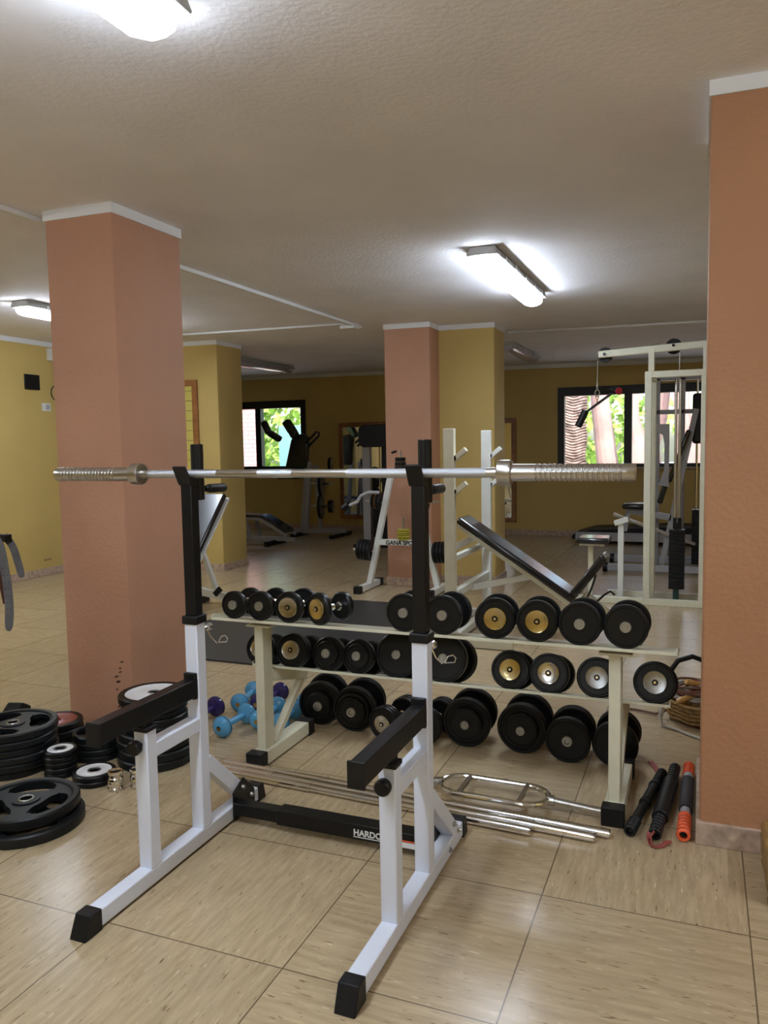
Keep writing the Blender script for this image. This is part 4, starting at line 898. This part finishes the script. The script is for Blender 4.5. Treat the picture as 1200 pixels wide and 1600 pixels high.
MB().bar((.95, -.3, .2), (1.15, -.3, 1.15), .05, .05).build('console_post', blacksteel, root, bevel=.004); MB().box(1.05, 1.25, -.35, .35, 1.12, 1.22).build('console', blackplastic, root, bevel=.02)

# ------------------------------------------------------------------ far left machines in the dark
root = thing('plate_loaded_press', 'dark plate-loaded press machine standing in front of the left window', 'exercise machine', (-6.0, 11.35, 0))
E_ = lambda x, z, y=0: (x+5.85, y, z)
b = MB(); b.prism([(-.30, 1.10), (.10, 1.10), (.13, 1.60), (.04, 1.66), (-.14, 1.62), (-.18, 1.55)], 'y', -.05, .04); b.build('backrest', padm, root, bevel=.02, seg=3)
MB().box(-.36, .0, -.22, .16, .93, 1.0).build('seat_pad', padm, root, bevel=.02, seg=3)
b = MB(); b.bar((-.20, -.35, 1.56), (-.40, -.35, 1.68), .12, .10, (0, 1, 0)); b.bar((-.40, -.35, 1.66), (-.50, -.35, 1.86), .11, .10, (0, 1, 0)); b.build('arm_pad', padm, root, bevel=.03, seg=3)
b = MB(); b.bar((.05, -.3, 1.60), (-.02, -.3, 1.72), .14, .12, (0, 1, 0)); b.bar((-.0, -.3, 1.68), (-.12, -.3, 1.86), .13, .13, (0, 1, 0)); b.build('arm_pad', padm, root, bevel=.03, seg=3)
b = MB(); b.tube([(.12+0, -.1, 1.50), (.32, -.1, 1.68), (.36, -.1, 1.66), (.35, -.1, 1.61), (.16, -.1, 1.44)], .02, 10); b.build('side_handle', blacksteel, root)
for pp, qq in (((-.02, .0, .1), (.08, 0, 1.15)), ((.12, -.15, .12), (.22, -.15, 1.2)), ((.30, 0, .1), (.24, 0, 1.15))): MB().bar(pp, qq, .06, .06, (0, 1, 0)).build('frame_tube', greyp, root, bevel=.004)
MB().bar((-.35, 0, .06), (.75, 0, .10), .07, .07).build('base_tube', greyp, root, bevel=.004); MB().box(.62, .70, -.35, .35, 0, .06).build('base_foot', blacksteel, root, bevel=.01); MB().box(-.1, -.02, -.3, .3, 0, .06).build('base_foot', blacksteel, root, bevel=.01)
for zz, xx, lab in ((.86, .42, 'upper'), (.50, .40, 'lower')):
    MB().cyl((.25, -.2, zz), (.62, -.2, zz), .02, 12).build('plate_peg', satin, root)
    b = MB(); b.lathe([(.02, 0), (.195, 0), (.20, .01), (.20, .035), (.195, .045), (.02, .045), (.02, 0)], (0, 0, 0), (1, .25, 0), 40); o_ = b.build('weight_plate', rubber); o_.location = (-6.0+xx, 11.13, zz); tag(o_, '%s black weight plate on the dark press machine by the left window' % lab, 'weight plate', 'plates on the far press machine')
b = MB(); b.lathe([(.02, 0), (.095, 0), (.10, .01), (.10, .07), (.02, .07), (.02, 0)], (0, 0, 0), (1, .25, 0), 30); o_ = b.build('weight_plate', rubber); o_.location = (-6.0+.56, 11.13, .50); tag(o_, 'small black weight plate at the outer end of the lower peg, dark press machine', 'weight plate')
b = MB(); b.lathe([(.02, 0), (.115, 0), (.12, .01), (.12, .05), (.02, .05), (.02, 0)], (0, 0, 0), (1, .25, 0), 30); o_ = b.build('weight_plate', rubber); o_.location = (-6.0+.40, 11.5, 1.15); tag(o_, 'black weight plate high on the back of the dark press machine', 'weight plate')
root = thing('decline_bench', 'low dark decline bench with pale frame beyond the yellow pillar', 'bench', (-6.25, 10.2, 0))
b = MB(); b.bar((-.6, 0, .44), (.22, 0, .42), .28, .05, (0, 1, 0)); b.build('flat_pad', padm, root, bevel=.015); b = MB(); b.bar((.22, 0, .42), (.62, 0, .20), .28, .05, (0, 1, 0)); b.build('sloping_pad', padm, root, bevel=.015)
for yy in (-.14, .14):
    MB().bar((-.6, yy, .40), (.20, yy, .385), .03, .045, (0, 1, 0)).build('side_rail', greyp, root, bevel=.003); MB().bar((.20, yy, .385), (.64, yy, .15), .03, .045, (0, 1, 0)).build('side_rail', greyp, root, bevel=.003)
    for xx in (-.4, -.05): MB().bar((xx, yy, .40), (xx+.08, yy, .10), .03, .04, (0, 1, 0)).build('leg', greyp, root, bevel=.003)
MB().bar((-.6, 0, .09), (.70, 0, .08), .06, .06).build('base_tube', greyp, root, bevel=.004); MB().box(.33, .40, -.28, .28, 0, .07).build('front_foot', blackplastic, root, bevel=.01); MB().box(-.35, -.28, -.28, .28, 0, .07).build('rear_foot', blackplastic, root, bevel=.01)
MB().bar((-.45, 0, .42), (-.50, 0, .86), .04, .04).build('pad_post', greyp, root); MB().cyl((-.46, -.25, .88), (-.46, .25, .90), .05, 16).build('roller_pad', padm, root)
root = thing('reflected_tower', 'dark pulley tower with grey columns standing in for a mirror reflection left of the central pillar', 'exercise machine', (-4.35, 10.5, 0))  # solid tower added in place of a station's reflection in the mirror
b = MB(); b.prism(rrect(-.22, .32, 1.42, 1.74, .09, 5), 'y', -.14, .14); b.build('head_cover', blackplastic, root, bevel=.01)
MB().box(-.20, -.08, -.06, .02, .03, 1.44).build('grey_column', greyp, root, bevel=.006); MB().box(.10, .28, -.06, .12, .03, 1.44).build('dark_column', blackplastic, root, bevel=.006)
MB().cyl((.05, 0, .1), (.05, 0, 1.44), .012, 10).build('guide_rod', chrome, root)
for i in range(14): MB().box(-.05, .13, -.05, .09, .12+i*.04, .156+i*.04).build('stack_plate', blacksteel, root, bevel=.002)
MB().box(-.26, .36, -.30, .30, 0, .04).build('base_plate', blacksteel, root, bevel=.01)
